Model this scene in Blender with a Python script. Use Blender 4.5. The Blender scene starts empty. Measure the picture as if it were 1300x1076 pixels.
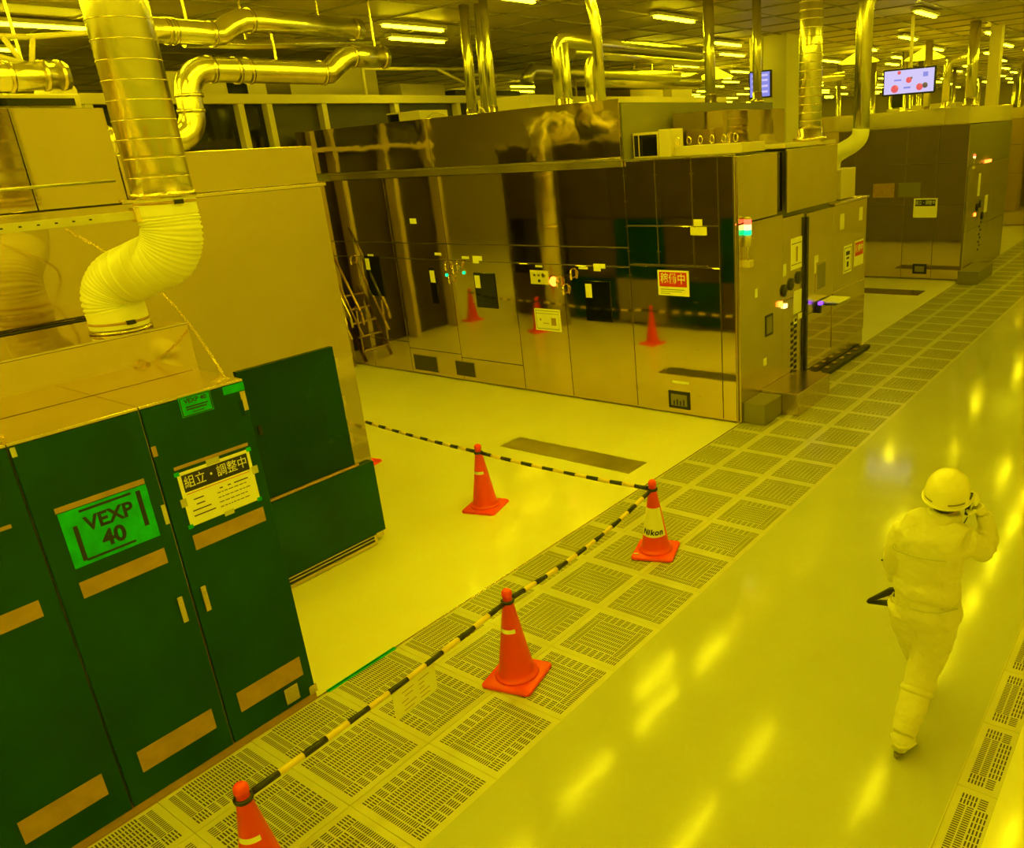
import bpy, bmesh, math, random
from mathutils import Vector, Matrix
random.seed(7)
PI = math.pi
S = bpy.context.scene
C = S.collection

# ------------------------------------------------------------------ camera, world, exposure
cd = bpy.data.cameras.new('camera'); cam = bpy.data.objects.new('camera', cd); C.objects.link(cam)
S.camera = cam
F, RX, RZ, ROLL, CH, PX, PY = 1020.356, 1.21967966, 0.635899933, -0.0674832354, 3.49166966, 796.55, 554.9
cam.matrix_world = (Matrix.Translation((0, 0, CH)) @ Matrix.Rotation(RZ, 4, 'Z') @ Matrix.Rotation(RX, 4, 'X')
                    @ Matrix.Rotation(ROLL, 4, 'Z'))
cd.sensor_fit = 'HORIZONTAL'; cd.sensor_width = 36.0; cd.lens = F / 1300 * 36
cd.shift_x = (650 - PX) / 1300; cd.shift_y = (PY - 538) / 1300
cd.clip_start = 0.05; cd.clip_end = 300
W = bpy.data.worlds.new('world'); S.world = W; W.use_nodes = True
W.node_tree.nodes['Background'].inputs[0].default_value = (1.0, 0.80, 0.008, 1)
W.node_tree.nodes['Background'].inputs[1].default_value = 0.05
S.view_settings.view_transform = 'Standard'; S.view_settings.look = 'None'
S.view_settings.gamma = 1; S.view_settings.use_curve_mapping = False
S.view_settings.exposure = 0.0
S.cycles.max_bounces = 8; S.cycles.glossy_bounces = 5; S.cycles.diffuse_bounces = 4
S.cycles.use_denoising = True
S.cycles.sample_clamp_indirect = 6
TUBE = 43.5            # emission of the ceiling tubes
LC = (1.0, 0.88, 0.006)
H = 5.5                # ceiling height

# ------------------------------------------------------------------ materials
def mat(name, col, rough=0.5, metal=0.0, noise=0.0, nscale=8.0, bump=0.0, bscale=3.0, emit=None, es=0.0, spec=0.5, stretch=None, alpha=None):
    m = bpy.data.materials.new(name); m.use_nodes = True
    nt = m.node_tree; b = nt.nodes['Principled BSDF']
    b.inputs['Base Color'].default_value = (*col, 1); b.inputs['Roughness'].default_value = rough
    b.inputs['Metallic'].default_value = metal; b.inputs['Specular IOR Level'].default_value = spec
    if emit:
        b.inputs['Emission Color'].default_value = (*emit, 1); b.inputs['Emission Strength'].default_value = es
    if noise or bump:
        tc = nt.nodes.new('ShaderNodeTexCoord'); mp = nt.nodes.new('ShaderNodeMapping')
        nt.links.new(tc.outputs['Object'], mp.inputs[0])
        if stretch: mp.inputs['Scale'].default_value = stretch
    if noise:
        n = nt.nodes.new('ShaderNodeTexNoise'); n.inputs['Scale'].default_value = nscale; n.inputs['Detail'].default_value = 6
        nt.links.new(mp.outputs[0], n.inputs['Vector'])
        r = nt.nodes.new('ShaderNodeMapRange'); r.inputs[1].default_value = .3; r.inputs[2].default_value = .7
        r.inputs[3].default_value = 1 - noise; r.inputs[4].default_value = 1 + noise * .6
        nt.links.new(n.outputs['Fac'], r.inputs[0])
        mx = nt.nodes.new('ShaderNodeVectorMath'); mx.operation = 'SCALE'; mx.inputs[0].default_value = col
        nt.links.new(r.outputs[0], mx.inputs['Scale']); nt.links.new(mx.outputs[0], b.inputs['Base Color'])
        r2 = nt.nodes.new('ShaderNodeMapRange'); r2.inputs[3].default_value = max(rough - .04, .01); r2.inputs[4].default_value = rough + .06
        nt.links.new(n.outputs['Fac'], r2.inputs[0]); nt.links.new(r2.outputs[0], b.inputs['Roughness'])
    if bump:
        n2 = nt.nodes.new('ShaderNodeTexNoise'); n2.inputs['Scale'].default_value = bscale; n2.inputs['Detail'].default_value = 2
        nt.links.new(mp.outputs[0], n2.inputs['Vector'])
        bp = nt.nodes.new('ShaderNodeBump'); bp.inputs['Strength'].default_value = 1; bp.inputs['Distance'].default_value = bump
        nt.links.new(n2.outputs['Fac'], bp.inputs['Height']); nt.links.new(bp.outputs[0], b.inputs['Normal'])
    return m

M = {}
M['floor'] = mat('floor_paint', (.86, .84, .6), .10, 0, .03, 1.5, .0016, 2.2, spec=.5)
M['aisle'] = mat('aisle_paint', (.50, .51, .4), .10, 0, .05, 1.0, .0015, 2.5, spec=.32)
M['tile'] = mat('grate_plate', (.62, .60, .4), .22, .0, .08, 3, spec=.6)
M['void'] = mat('plenum_dark', (.02, .016, .01), .8)
M['slot'] = mat('slot_dark', (.05, .04, .02), .6)
M['mirror'] = mat('polished_steel', (.74, .60, .4), .035, 1, .04, 2, .0012, 1.6)
M['wavy'] = mat('buckled_steel', (.62, .50, .4), .05, 1, .03, 2, .006, 2.0)
M['brushed'] = mat('satin_steel', (.74, .63, .4), .22, 1, .06, 3, .001, 1.5)
M['encl'] = mat('enclosure_steel', (.60, .50, .4), .06, 1, .03, 1.5, .0006, 1.0)
M['edge'] = mat('steel_trim', (.72, .62, .5), .25, 1)
M['galv'] = mat('galvanized', (.82, .78, .6), .24, 1, .10, 5, .002, 9)
M['galvdull'] = mat('galvanized_dull', (.72, .70, .5), .30, 1, .10, 5)
M['hose'] = mat('white_hose', (.86, .84, .6), .45, 0, .03, 6)
M['green'] = mat('green_film', (.006, .066, .02), .3, 0, .25, 2.2, .002, 4, spec=.18)
M['darkgreen'] = mat('dark_green_film', (.004, .042, .016), .25, 0, .3, 1.6, .002, 3, spec=.18)
M['greentape'] = mat('green_tape', (.004, .50, .08), .35, 0, .25, 14, spec=.2)
M['brown'] = mat('brown_tape', (.44, .27, .1), .45, 0, .15, 12)
M['paper'] = mat('paper', (.95, .93, .7), .5)
M['paperyel'] = mat('paper_cream', (.80, .76, .4), .5)
M['black'] = mat('black_print', (.012, .012, .012), .45)
M['glassblk'] = mat('black_glass', (.006, .006, .005), .05, 0, spec=.6)
M['seam'] = mat('dark_joint', (.01, .01, .008), .7)
M['red'] = mat('red_print', (.60, .022, .01), .4)
M['cone'] = mat('cone_vinyl', (1.0, .062, .01), .34, 0, .05, 8)
M['stripey'] = mat('bar_yellow', (.85, .66, .2), .35)
M['stripek'] = mat('bar_black', (.02, .02, .02), .35)
M['ceil'] = mat('ceiling_panel', (.58, .48, .3), .5, 0, .25, .8, stretch=(1, .35, 1))
M['ceilbar'] = mat('ceiling_bar', (.30, .25, .15), .4)
M['wall'] = mat('wall_beige', (.74, .68, .5), .6, 0, .04, .6)
M['wallfar'] = mat('wall_far', (.42, .36, .3), .7)
M['paint'] = mat('cream_paint', (.62, .54, .4), .4, 0, .06, 2)
M['paintdk'] = mat('brown_paint', (.055, .042, .025), .35, 0, .2, 3)
M['greybox'] = mat('grey_box', (.22, .20, .12), .35, 0, .05, 3)
M['coat'] = mat('cleanroom_suit', (.74, .72, .5), .6, 0, .05, 8, .004, 16)
M['helmet'] = mat('helmet_shell', (.86, .83, .5), .18)
M['glove'] = mat('glove', (.85, .82, .5), .5)
M['skin'] = mat('skin', (.55, .36, .25), .5)
M['hair'] = mat('hair', (.02, .015, .01), .5)
M['brass'] = mat('brass_chain', (.95, .80, .4), .2, 1)
M['housing'] = mat('lamp_housing', (.6, .55, .4), .4)
M['tube'] = mat('lamp_tube', (0, 0, 0), .5, emit=LC, es=TUBE)
M['ledg'] = mat('led_green', (0, .1, .05), .3, emit=(.0, .9, .22), es=2.4)
M['ledr'] = mat('led_red', (.1, 0, 0), .3, emit=(1, .05, .02), es=6)
M['ledo'] = mat('led_orange', (.1, .02, 0), .3, emit=(1, .22, .02), es=4)
M['ledw'] = mat('led_warm', (.1, .1, 0), .3, emit=(1, .75, .2), es=3)
M['ledp'] = mat('led_violet', (0, 0, .1), .3, emit=(.25, .06, 1), es=2.2)
M['scr'] = mat('screen_lit', (.02, .02, .03), .3, emit=(.62, .55, .95), es=1.0)
M['scrb'] = mat('screen_blue', (.02, .02, .05), .3, emit=(.26, .27, .85), es=.9)
M['scrr'] = mat('screen_red', (.05, 0, 0), .3, emit=(.9, .12, .12), es=.9)
M['scrg'] = mat('screen_ink', (.05, .05, 0), .3, emit=(.2, .14, .1), es=.6)
M['plast'] = mat('clear_tape', (.55, .55, .35), .2)
M['lampglow'] = mat('dome_lamp', (.3, .25, 0), .4, emit=LC, es=2.2)

# ------------------------------------------------------------------ helpers
def box(bm, x0, x1, y0, y1, z0, z1, mi=0):
    v = [bm.verts.new((x, y, z)) for z in (z0, z1) for y in (y0, y1) for x in (x0, x1)]
    for f in ((0, 2, 3, 1), (4, 5, 7, 6), (0, 1, 5, 4), (2, 6, 7, 3), (0, 4, 6, 2), (1, 3, 7, 5)):
        bm.faces.new([v[i] for i in f]).material_index = mi

def rings(bm, rs, close=True, mi=0, smooth=True, caps=True):
    n = len(rs[0]); vs = [[bm.verts.new(p) for p in r] for r in rs]
    for a, b in zip(vs, vs[1:]):
        for i in range(n):
            f = bm.faces.new((a[i], a[(i + 1) % n], b[(i + 1) % n], b[i])); f.smooth = smooth; f.material_index = mi
    if caps:
        for r, rev in ((vs[0], True), (vs[-1], False)):
            f = bm.faces.new(list(reversed(r)) if rev else r); f.material_index = mi

def tube(bm, pts, r, seg=16, mi=0, smooth=True, sub=0, caps=True, ell=None):
    P = [Vector(p) for p in pts]; R = r if isinstance(r, (list, tuple)) else [r] * len(P)
    if sub: P, R = spline(P, R, sub)
    n = None; out = []
    for i, p in enumerate(P):
        d = (P[min(i + 1, len(P) - 1)] - P[max(i - 1, 0)]).normalized()
        if n is None:
            n = d.orthogonal().normalized() if abs(d.x) > .9 or ell is None else (Vector((1, 0, 0)) - d * d.x).normalized()
        n = (n - d * n.dot(d)).normalized(); b = d.cross(n)
        e = ell or (1, 1)
        out.append([p + (n * math.cos(2 * PI * k / seg) * e[0] + b * math.sin(2 * PI * k / seg) * e[1]) * R[i] for k in range(seg)])
    rings(bm, out, mi=mi, smooth=smooth, caps=caps)

def spline(P, R, sub):
    q, rr = [], []
    n = len(P)
    for i in range(n - 1):
        p0, p1, p2, p3 = P[max(i - 1, 0)], P[i], P[i + 1], P[min(i + 2, n - 1)]
        for k in range(sub):
            t = k / sub
            q.append(.5 * ((2 * p1) + (p2 - p0) * t + (2 * p0 - 5 * p1 + 4 * p2 - p3) * t * t + (3 * p1 - p0 - 3 * p2 + p3) * t ** 3))
            rr.append(R[i] * (1 - t) + R[i + 1] * t)
    q.append(P[-1]); rr.append(R[-1]); return q, rr

def lathe(bm, prof, cx=0, cy=0, seg=32, mi=0, smooth=True):
    rings(bm, [[Vector((cx + r * math.cos(2 * PI * k / seg), cy + r * math.sin(2 * PI * k / seg), z)) for k in range(seg)] for r, z in prof], mi=mi, smooth=smooth)

def obj(name, bm, m, parent=None, bevel=0.0, **props):
    me = bpy.data.meshes.new(name); bmesh.ops.recalc_face_normals(bm, faces=bm.faces[:]); bm.to_mesh(me); bm.free()
    for x in (m if isinstance(m, (list, tuple)) else [m]): me.materials.append(M[x])
    o = bpy.data.objects.new(name, me); C.objects.link(o)
    if parent:
        o.parent = parent
        if parent.name in WS: o.matrix_parent_inverse = Matrix.Translation(-parent.location)
    if bevel:
        b = o.modifiers.new('bevel', 'BEVEL'); b.width = bevel; b.segments = 2; b.limit_method = 'ANGLE'
    for k, v in props.items(): o[k] = v
    return o

def boxes(name, m, L, parent=None, bevel=0.0, **props):
    bm = bmesh.new()
    for b in L: box(bm, *b)
    return obj(name, bm, m, parent, bevel, **props)

WS = set()   # things whose parts are built in world coordinates
def empty(name, loc, label, cat, group=None, rz=0, ws=False):
    o = bpy.data.objects.new(name, None); C.objects.link(o)
    if ws: WS.add(o.name)
    o.location = loc; o.rotation_euler = (0, 0, rz)
    o.empty_display_size = .1
    o['label'] = label; o['category'] = cat
    if group: o['group'] = group
    return o

def tag(o, label, cat, group=None):
    o['label'] = label; o['category'] = cat
    if group: o['group'] = group
    return o

def copy_tree(o, parent=None):
    c = o.copy(); C.objects.link(c); c.parent = parent
    for ch in [x for x in o.children]: copy_tree(ch, c)
    return c

def text(body, size, m, parent, loc, rot, name='lettering', ext=.0006, bold=0.0, sx=1.0, align='CENTER', shear=0):
    cu = bpy.data.curves.new('t', 'FONT'); cu.body = body; cu.size = size; cu.extrude = ext; cu.offset = bold
    cu.align_x = align; cu.align_y = 'CENTER'; cu.shear = shear
    t = bpy.data.objects.new('t', cu); C.objects.link(t)
    dg = bpy.context.evaluated_depsgraph_get(); dg.update()
    me = bpy.data.meshes.new_from_object(t.evaluated_get(dg)); me.name = name
    me.materials.clear(); me.materials.append(M[m])
    bpy.data.objects.remove(t); bpy.data.curves.remove(cu)
    o = bpy.data.objects.new(name, me); C.objects.link(o); o.parent = parent
    o.matrix_basis = Matrix.Translation(loc) @ rot.to_matrix().to_4x4() @ Matrix.Diagonal((sx, 1, 1, 1))
    return o
from mathutils import Euler
RXP = Euler((PI / 2, 0, PI / 2))   # reads on a face looking towards +x
RYN = Euler((PI / 2, 0, 0))        # reads on a face looking towards -y

# local frames for flat prints: faces +x -> (y, z); faces -y -> (x, z)
def pr(face, c, a0, a1, z0, z1, d0, d1):
    """box on a face: face 'x' plane x=c looking +x; face 'y' plane y=c looking -y; d0..d1 proud distance"""
    if face == 'x': return (c + d0, c + d1, a0, a1, z0, z1)
    return (a0, a1, c - d1, c - d0, z0, z1)

# ------------------------------------------------------------------ the setting
XL, XR, XS = -4.617, -2.987, -0.718       # grate left edge, right edge, right strip
Y0 = 2.519 - .6 * 4                        # first row seam of the grate
NROW = 52
YEND = Y0 + .6 * NROW
XWALL = 0.75
fl = boxes('floor', 'floor', [(-40, XL, -8, 62, -.06, 0)], kind='structure')
f2 = boxes('trim_1', 'aisle', [(XR, XS, -8, 62, -.06, 0)], kind='structure')
f3 = boxes('trim_2', 'floor', [(XS + .215, XWALL, -8, 62, -.06, 0)], kind='structure')
f4 = boxes('trim_3', 'edge', [(XL - .006, XL + .006, -8, 62, -.05, .004)], kind='structure')
boxes('trim_6', 'tile', [(XR - .004, XR + .004, -8, 62, -.05, .001), (XS - .004, XS + .004, -8, 62, -.05, .001)], kind='structure')
boxes('trim_4', 'void', [(XL, XR, -8, 62, -.40, -.36), (XS, XS + .22, -8, 62, -.40, -.36)], kind='structure')
boxes('trim_5', 'tile', [(XL, XR, -8, Y0, -.06, -.004), (XS, XS + .215, -8, 3.86 - .6 * 4, -.06, -.004), (XL, XR, YEND, 62, -.06, -.004), (XS, XS + .215, 3.86 + .6 * 16, 62, -.06, -.004)], kind='structure')
boxes('ceiling', 'ceil', [(-40, XWALL, -8, 62, H, H + .1)], kind='structure')
boxes('wall_right', 'wall', [(XWALL, XWALL + .15, -8, 62, -.4, H)], kind='structure')
boxes('wall_left', 'wallfar', [(-40.2, -40, -8, 62, -.4, H)], kind='structure')
boxes('wall_back', 'wallfar', [(-40, XWALL, 62, 62.2, -.4, H)], kind='structure')
boxes('wall_front', 'wall', [(-40, XWALL, -8.2, -8, -.4, H)], kind='structure')
bm = bmesh.new()
y = -7.6
while y < 62:
    box(bm, -40, XWALL, y - .02, y + .02, H - .02, H); y += 1.2
x = -39.6
while x < XWALL:
    box(bm, x - .02, x + .02, -8, 62, H - .02, H); x += 1.2
obj('ceiling_grid', bm, 'ceilbar', bpy.data.objects['ceiling'], kind='stuff')

# perforated raised-floor tiles (a: along the aisle = local y, b: across = local x)
def slots(rot=False):
    L = []
    def s(cb, ca, lb, la): L.append((cb - lb / 2, cb + lb / 2, ca - la / 2, ca + la / 2))
    for k in range(19):
        for j in range(7): s(-.158 + k * .01755, -.141 + j * .047, .0085, .038)
    for sg in (-1, 1):
        for c in (.191, .235):
            for k in range(20): s(sg * c, -.16 + k * .0168, .036, .0085)
        for c in range(5):
            for k in range(6): s(-.139 + k * .0556, sg * (.178 + c * .0175), .043, .0090)
        for sa in (-1, 1):
            for r in (.192, .236):
                for k in range(5): s(sg * (.177 + k * .0175), sa * r, .0085, .037)
    if rot: L = [(a, b, c, d) for (c, d, a, b) in L]
    return L

def tile_mesh(name, x0=-.2985, x1=.2985, rot=False):
    L = [q for q in slots(rot) if q[0] > x0 + .015 and q[1] < x1 - .015]
    bm = bmesh.new()
    box(bm, x0, x1, -.2985, .2985, -.030, -.004, 0)
    # the slots: flat dark quads on the plate, hole shade put into their colour
    for a, b, c, d in L:
        v = [bm.verts.new((p, q, -.0035)) for p, q in ((a, c), (b, c), (b, d), (a, d))]
        bm.faces.new(v).material_index = 1
    me = bpy.data.meshes.new(name); bm.to_mesh(me); bm.free()
    me.materials.append(M['tile']); me.materials.append(M['slot']); return me
tm = [tile_mesh('tile_full'), tile_mesh('tile_turned', rot=True)]
th = [tile_mesh('tile_cut', x0=-.1285), tile_mesh('tile_cut_turned', x0=-.1285, rot=True)]
ts = tile_mesh('tile_strip', x0=-.2985, x1=-.085)
def put_tile(me, x, y, name='perforated_tile'):
    o = bpy.data.objects.new(name, me); C.objects.link(o); o.location = (x, y, 0); o.parent = fl; return o
far = bmesh.new()
for j in range(NROW):
    yc = Y0 + .6 * j + .3
    for i, xc in enumerate((-4.487, -3.887, -3.287)):
        r = random.random() < .5
        if j < 30:
            put_tile((th if i == 0 else tm)[r], xc, yc)
        else:
            x0 = XL + .002 if i == 0 else xc - .2985
            box(far, x0, xc + .2985, yc - .2985, yc + .2985, -.03, -.004, 0)
            for k in range(7):
                a = yc - .235 + k * .067
                v = [far.verts.new((p, q, -.0035)) for p, q in ((x0 + .05, a), (xc + .255, a), (xc + .255, a + .03), (x0 + .05, a + .03))]
                far.faces.new(v).material_index = 1
obj('perforated_tile', far, ['tile', 'slot'], fl, kind='stuff')
for j in range(16 + 4):
    put_tile(ts, XS + .2985, 3.86 + .6 * (j - 4) + .3)

# ------------------------------------------------------------------ ceiling lamps
def proj(P):
    q = cam.matrix_world.inverted() @ Vector(P)
    if q.z > -.1: return None
    return (PX + F * q.x / -q.z, PY - F * q.y / -q.z)
def lamp_mesh(L=1.2):
    bm = bmesh.new()
    box(bm, -.09, .09, -L / 2 - .04, L / 2 + .04, -.05, 0, 0)
    box(bm, -.035, .035, -L / 2, L / 2, -.085, -.05, 1)
    me = bpy.data.meshes.new('ceiling_light'); bm.to_mesh(me); bm.free()
    me.materials.append(M['housing']); me.materials.append(M['tube']); return me
lm = lamp_mesh()
def lamp(x, y, label, group):
    o = bpy.data.objects.new('ceiling_light', lm); C.objects.link(o); o.location = (x, y, H - .035)
    tag(o, label, 'light', group)
NEAR = [(-12.95, 5.34, 'leftmost glowing ceiling tube, left of the big upright steel duct'),
        (-10.84, 9.73, 'upper of two ceiling tubes near the end of the long steel ducts'),
        (-11.92, 10.75, 'lower of two ceiling tubes near the end of the long steel ducts'),
        (-8.04, 13.05, 'single long ceiling tube right of the thick pipe at top centre'),
        (-6.9, 9.7, 'ceiling tube cut by the top edge beside a bent steel pipe'),
        (-5.07, 17.28, 'ceiling tube high above the large lit screen'),
        (-10.72, 16.58, 'ceiling tube just above the long dark horizontal duct'),
        (-10.72, 18.31, 'ceiling tube between the horizontal duct and the far pipe'),
        (-9.53, 17.67, 'ceiling tube right beside the thin far steel pipe, upper one'),
        (-11.89, 19.07, 'ceiling tube beyond the duct, lowest of its cluster'),
        (-10.7, 20.1, 'ceiling tube right beside the thin far steel pipe, lower one')]
for x, y, l in NEAR: lamp(x, y, l, None)
# lamps out of the picture over the near bays
n = 0
for i in range(9):
    for j in range(17):
        if (j > 8 and i % 2 == 0) or (i == 0 and j % 2): continue
        x, y = -1.0 - 1.8 * i, -6.2 + 1.9 * j
        p = proj((x, y, H))
        if p is None or p[1] < -12 or p[0] < -40 or p[0] > 1340:
            if x < .5: lamp(x, y, 'fluorescent tube lamp on the ceiling above the near bay', 'lamps over the near bays'); n += 1
# far lamps, rows over the distant bays
for i in range(19):
    for j in range(9):
        x = -3.6 - 1.55 * i - (.5 if j % 2 else 0); y = 21.5 + 4.2 * j + (1.6 if i % 2 else 0)
        if y > 60: continue
        p = proj((x, y, H))
        if p is None or p[1] < -5 or p[0] < 380 or p[0] > 1340: continue
        lamp(x, y, 'small distant fluorescent tube in the rows on the far ceiling', 'lamps over the far bays'); n += 1
print('lamps', n)
# ------------------------------------------------------------------ steel enclosure behind the cabinets (face x = -6.2)
XE = -6.2
en = empty('steel_enclosure', (-9, 2, 0), 'tall satin steel enclosure with green doors behind the white hose', 'machine', ws=True)
boxes('body', 'paintdk', [(-12.6, XE - .03, -6, 4.22, .04, 3.55)], en)
boxes('lower_panel', 'encl', [(XE - .03, XE, 1.4, 4.30, .10, 3.31)], en, .004)
boxes('lower_panel', 'encl', [(XE - .03, XE, -1.2, 1.392, .10, 3.31)], en, .004)
boxes('lower_panel', 'encl', [(XE - .03, XE, -6, -1.208, .10, 3.31)], en, .004)
boxes('corner_post', 'edge', [(XE - .06, XE - .031, 4.22, 4.31, .02, 3.31)], en, .003)
boxes('ledge', 'edge', [(XE - .03, XE + .02, 2.7, 4.34, 3.31, 3.335)], en, .003)
boxes('upper_panel', 'encl', [(XE - .05, XE - .012, 2.76, 4.29, 3.34, 3.63)], en, .003)
boxes('upper_panel', 'encl', [(XE - .04, XE - .005, 2.20, 2.75, 3.318, 3.93), ], en, .003)
boxes('upper_panel', 'encl', [(XE - .03, XE, -1.2, 2.192, 3.318, 3.93)], en, .003)
boxes('upper_panel', 'encl', [(XE - .03, XE, -6, -1.208, 3.318, 3.93)], en, .003)
boxes('roof_box', 'paint', [(-8.5, XE - .06, -6, 2.65, 3.56, 4.02)], en, .01)
boxes('roof_slot', 'glassblk', [(XE - .035, XE - .028, 2.0, 2.6, 3.945, 3.99)], en)
boxes('roof_panel', 'paint', [(-12.6, XE - .06, 2.7, 4.22, 3.56, 3.60)], en)
# green doors on the enclosure
g = boxes('green_door', 'darkgreen', [(XE + .001, XE + .026, 3.2, 4.10, .86, 1.975)], en, .004)
boxes('door_sill', 'brown', [(XE + .001, XE + .04, 3.2, 4.13, .835, .856)], en, .002)
for z in (1.78, 1.42, 1.06): boxes('hinge', 'edge', [(XE + .002, XE + .022, 4.102, 4.135, z, z + .09)], en, .002)
boxes('latch', 'black', [(XE + .027, XE + .034, 3.27, 3.30, 1.42, 1.50)], en)
boxes('green_door', 'green', [(XE + .001, XE + .05, 3.05, 4.28, .115, .83)], en, .004)
boxes('grille_frame', 'edge', [(XE + .001, XE + .055, 3.1, 4.16, .01, .11)], en, .003)
boxes('grille_slot', 'black', [(XE + .056, XE + .060, 3.12, 4.13, .045, .065), (XE + .056, XE + .060, 3.12, 4.13, .082, .098)], en)
# side face towards the bay, mirrored by the polished machine
sx = [(-6.35, -7.3), (-7.35, -8.5), (-8.55, -9.7), (-9.75, -10.9), (-10.95, -12.5)]
for i, (a, b) in enumerate(sx):
    boxes('side_panel', ['darkgreen', 'paintdk', 'darkgreen', 'paintdk', 'glassblk'][i], [(b, a, 4.221, 4.245, .95, 2.1)], en, .003)
    boxes('side_panel', ['paintdk', 'darkgreen', 'greybox', 'darkgreen', 'paintdk'][i], [(b, a, 4.221, 4.24, .08, .93)], en, .003)
    boxes('side_panel', 'paintdk', [(b, a, 4.221, 4.24, 2.12, 3.5)], en, .003)
# box the hose lands on
XP = -5.17
pl = empty('exhaust_plenum', (-5.7, 1.0, 0), 'long low steel box behind the green cabinets, carrying the white hose', 'machine', ws=True)
boxes('body', 'mirror', [(XE + .062, XP, -4.0, 2.45, .05, 2.60)], pl, .003)
boxes('top_lip', 'edge', [(XP - .012, XP + .008, -4.0, 2.45, 2.602, 2.612)], pl)
boxes('back_joint', 'seam', [(XE + .062, XE + .10, -4, 2.40, 2.602, 2.606)], pl)
bm = bmesh.new(); lathe(bm, [(.175, 2.602), (.175, 2.615), (.16, 2.615), (.16, 2.64)], -5.45, 2.18)
obj('hose_flange', bm, 'edge', pl)

# ------------------------------------------------------------------ green cabinets (front face x = -4.617)
XC = -4.617
def cabinet(y0, y1, label):
    c = empty('green_cabinet', ((XC + XP) / 2, (y0 + y1) / 2, 0), label, 'cabinet', 'green cabinets in front of the steel enclosure')
    ym = (y0 + y1) / 2; xm = (XC + XP) / 2
    def bb(name, m, L, bev=0, par=None, **k):
        o = boxes(name, m, [(a - xm, b - xm, c_ - ym, d - ym, e, f) for a, b, c_, d, e, f in L], par or c, bev, **k); return o
    bb('body', 'brushed', [(XP + .01, XC - .03, y0 + .004, y1 - .004, .05, 2.295)], .003)
    bb('top_plate', 'brushed', [(XP + .01, XC - .004, y0 + .002, y1 - .002, 2.296, 2.312)], .003)
    bb('plinth', 'brown', [(XP + .05, XC - .012, y0, y1, 0, .05)])
    d = bb('door', 'green', [(XC - .028, XC, y0 + .006, y1 - .006, .055, 2.292)], .004)
    return c, bb, d
c0, b0, d0 = cabinet(-.62, -.0, 'farthest left green cabinet, only its edge in the picture')
c1, b1, d1 = cabinet(.0, .60, 'green cabinet at the left edge, left of the chain on the cabinet tops')
c2, b2, d2 = cabinet(.60, 1.20, 'green cabinet cut by the left edge with brown tape strips, no sign')
c3, b3, d3 = cabinet(1.20, 1.82, 'green cabinet with the large green VEXP 40 label')
c4, b4, d4 = cabinet(1.82, 2.425, 'green cabinet nearest the aisle bay, with the black and white paper sign')
def strip(bb, y0, y1, z0, z1, name='tape_strip'):
    bb(name, 'brown', [(XC + .0005, XC + .0022, y0, y1, z0, z1)])
for bb, a, b in ((b2, .70, 1.11), (b1, .1, .5), (b3, 1.30, 1.745), (b4, 1.91, 2.36)):
    strip(bb, a, b, 1.40, 1.495); strip(bb, a, b, .235, .38)
    strip(bb, a, b, 1.895 if bb is b3 else 1.905, 1.925)
strip(b2, .70, .97, 1.88, 1.93)
def handle(bb, y, z=1.09):
    h = bb('handle', 'edge', [(XC + .001, XC + .016, y - .016, y + .016, z - .085, z + .085)], .004)
    bb('screw', 'brass', [(XC + .016, XC + .019, y - .005, y + .005, z + .055, z + .065)], 0)
for bb, yy in ((b3, 1.745), (b4, 1.885), (b1, .53), (b2, .66)): handle(bb, yy)
b4('corner_plate', 'edge', [(XC + .001, XC + .010, 2.20, 2.30, .09, .21)], .002)
b4('corner_plate', 'edge', [(XC + .001, XC + .010, 2.37, 2.43, .06, .12)], .002)
b4('tape_patch', 'greentape', [(XC + .0006, XC + .0016, 2.29, 2.42, 2.245, 2.294)])
b4('tape_patch', 'edge', [(XC + .0006, XC + .0016, 2.385, 2.418, 2.12, 2.24)])
b4('tape_patch', 'darkgreen', [(XC + .0017, XC + .0027, 2.365, 2.39, 2.09, 2.19)])
b4('tape_patch', 'brown', [(XC + .0006, XC + .0016, 1.824, 1.85, 2.02, 2.08)])
b3('tape_patch', 'plast', [(XC + .0006, XC + .0016, 1.79, 1.812, 1.62, 1.74)])
b3('tape_patch', 'plast', [(XC + .0006, XC + .0016, 1.207, 1.23, 2.24, 2.29)])

# VEXP 40 label
def frame_bars(par, L, x, m='black', d=.0008):
    boxes('print_border', m, [(x, x + d, a, b, c, e) for a, b, c, e in L], par)
lab = boxes('green_label', 'greentape', [(XC + .0002, XC + .0034, 1.305, 1.745, 1.575, 1.89)], None)
tag(lab, 'large translucent green tape label reading VEXP 40 on a cabinet door', 'label')
frame_bars(lab, [(1.40, 1.66, 1.862, 1.876), (1.352, 1.374, 1.60, 1.80), (1.37, 1.62, 1.594, 1.607), (1.684, 1.708, 1.66, 1.87)], XC + .0036)
text('VEXP', .112, 'black', lab, Vector((XC + .004, 1.530, 1.785)), RXP, bold=.0035, sx=.92)
text('40', .125, 'black', lab, Vector((XC + .004, 1.525, 1.672)), RXP, bold=.0042, sx=.95)
lab2 = boxes('green_label', 'greentape', [(XC + .0002, XC + .0022, 2.03, 2.215, 2.185, 2.30)], None)
tag(lab2, 'small green tape label at the top edge of the right cabinet door', 'label')
frame_bars(lab2, [(2.04, 2.205, 2.292, 2.297), (2.04, 2.205, 2.188, 2.193), (2.033, 2.039, 2.19, 2.295), (2.206, 2.212, 2.19, 2.295)], XC + .0023)
text('VEXP 40', .036, 'black', lab2, Vector((XC + .0026, 2.122, 2.272)), RXP, bold=.001)
frame_bars(lab2, [(2.06, 2.19, 2.235, 2.243), (2.06, 2.18, 2.220, 2.228), (2.09, 2.16, 2.202, 2.207)], XC + .0023)
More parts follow.
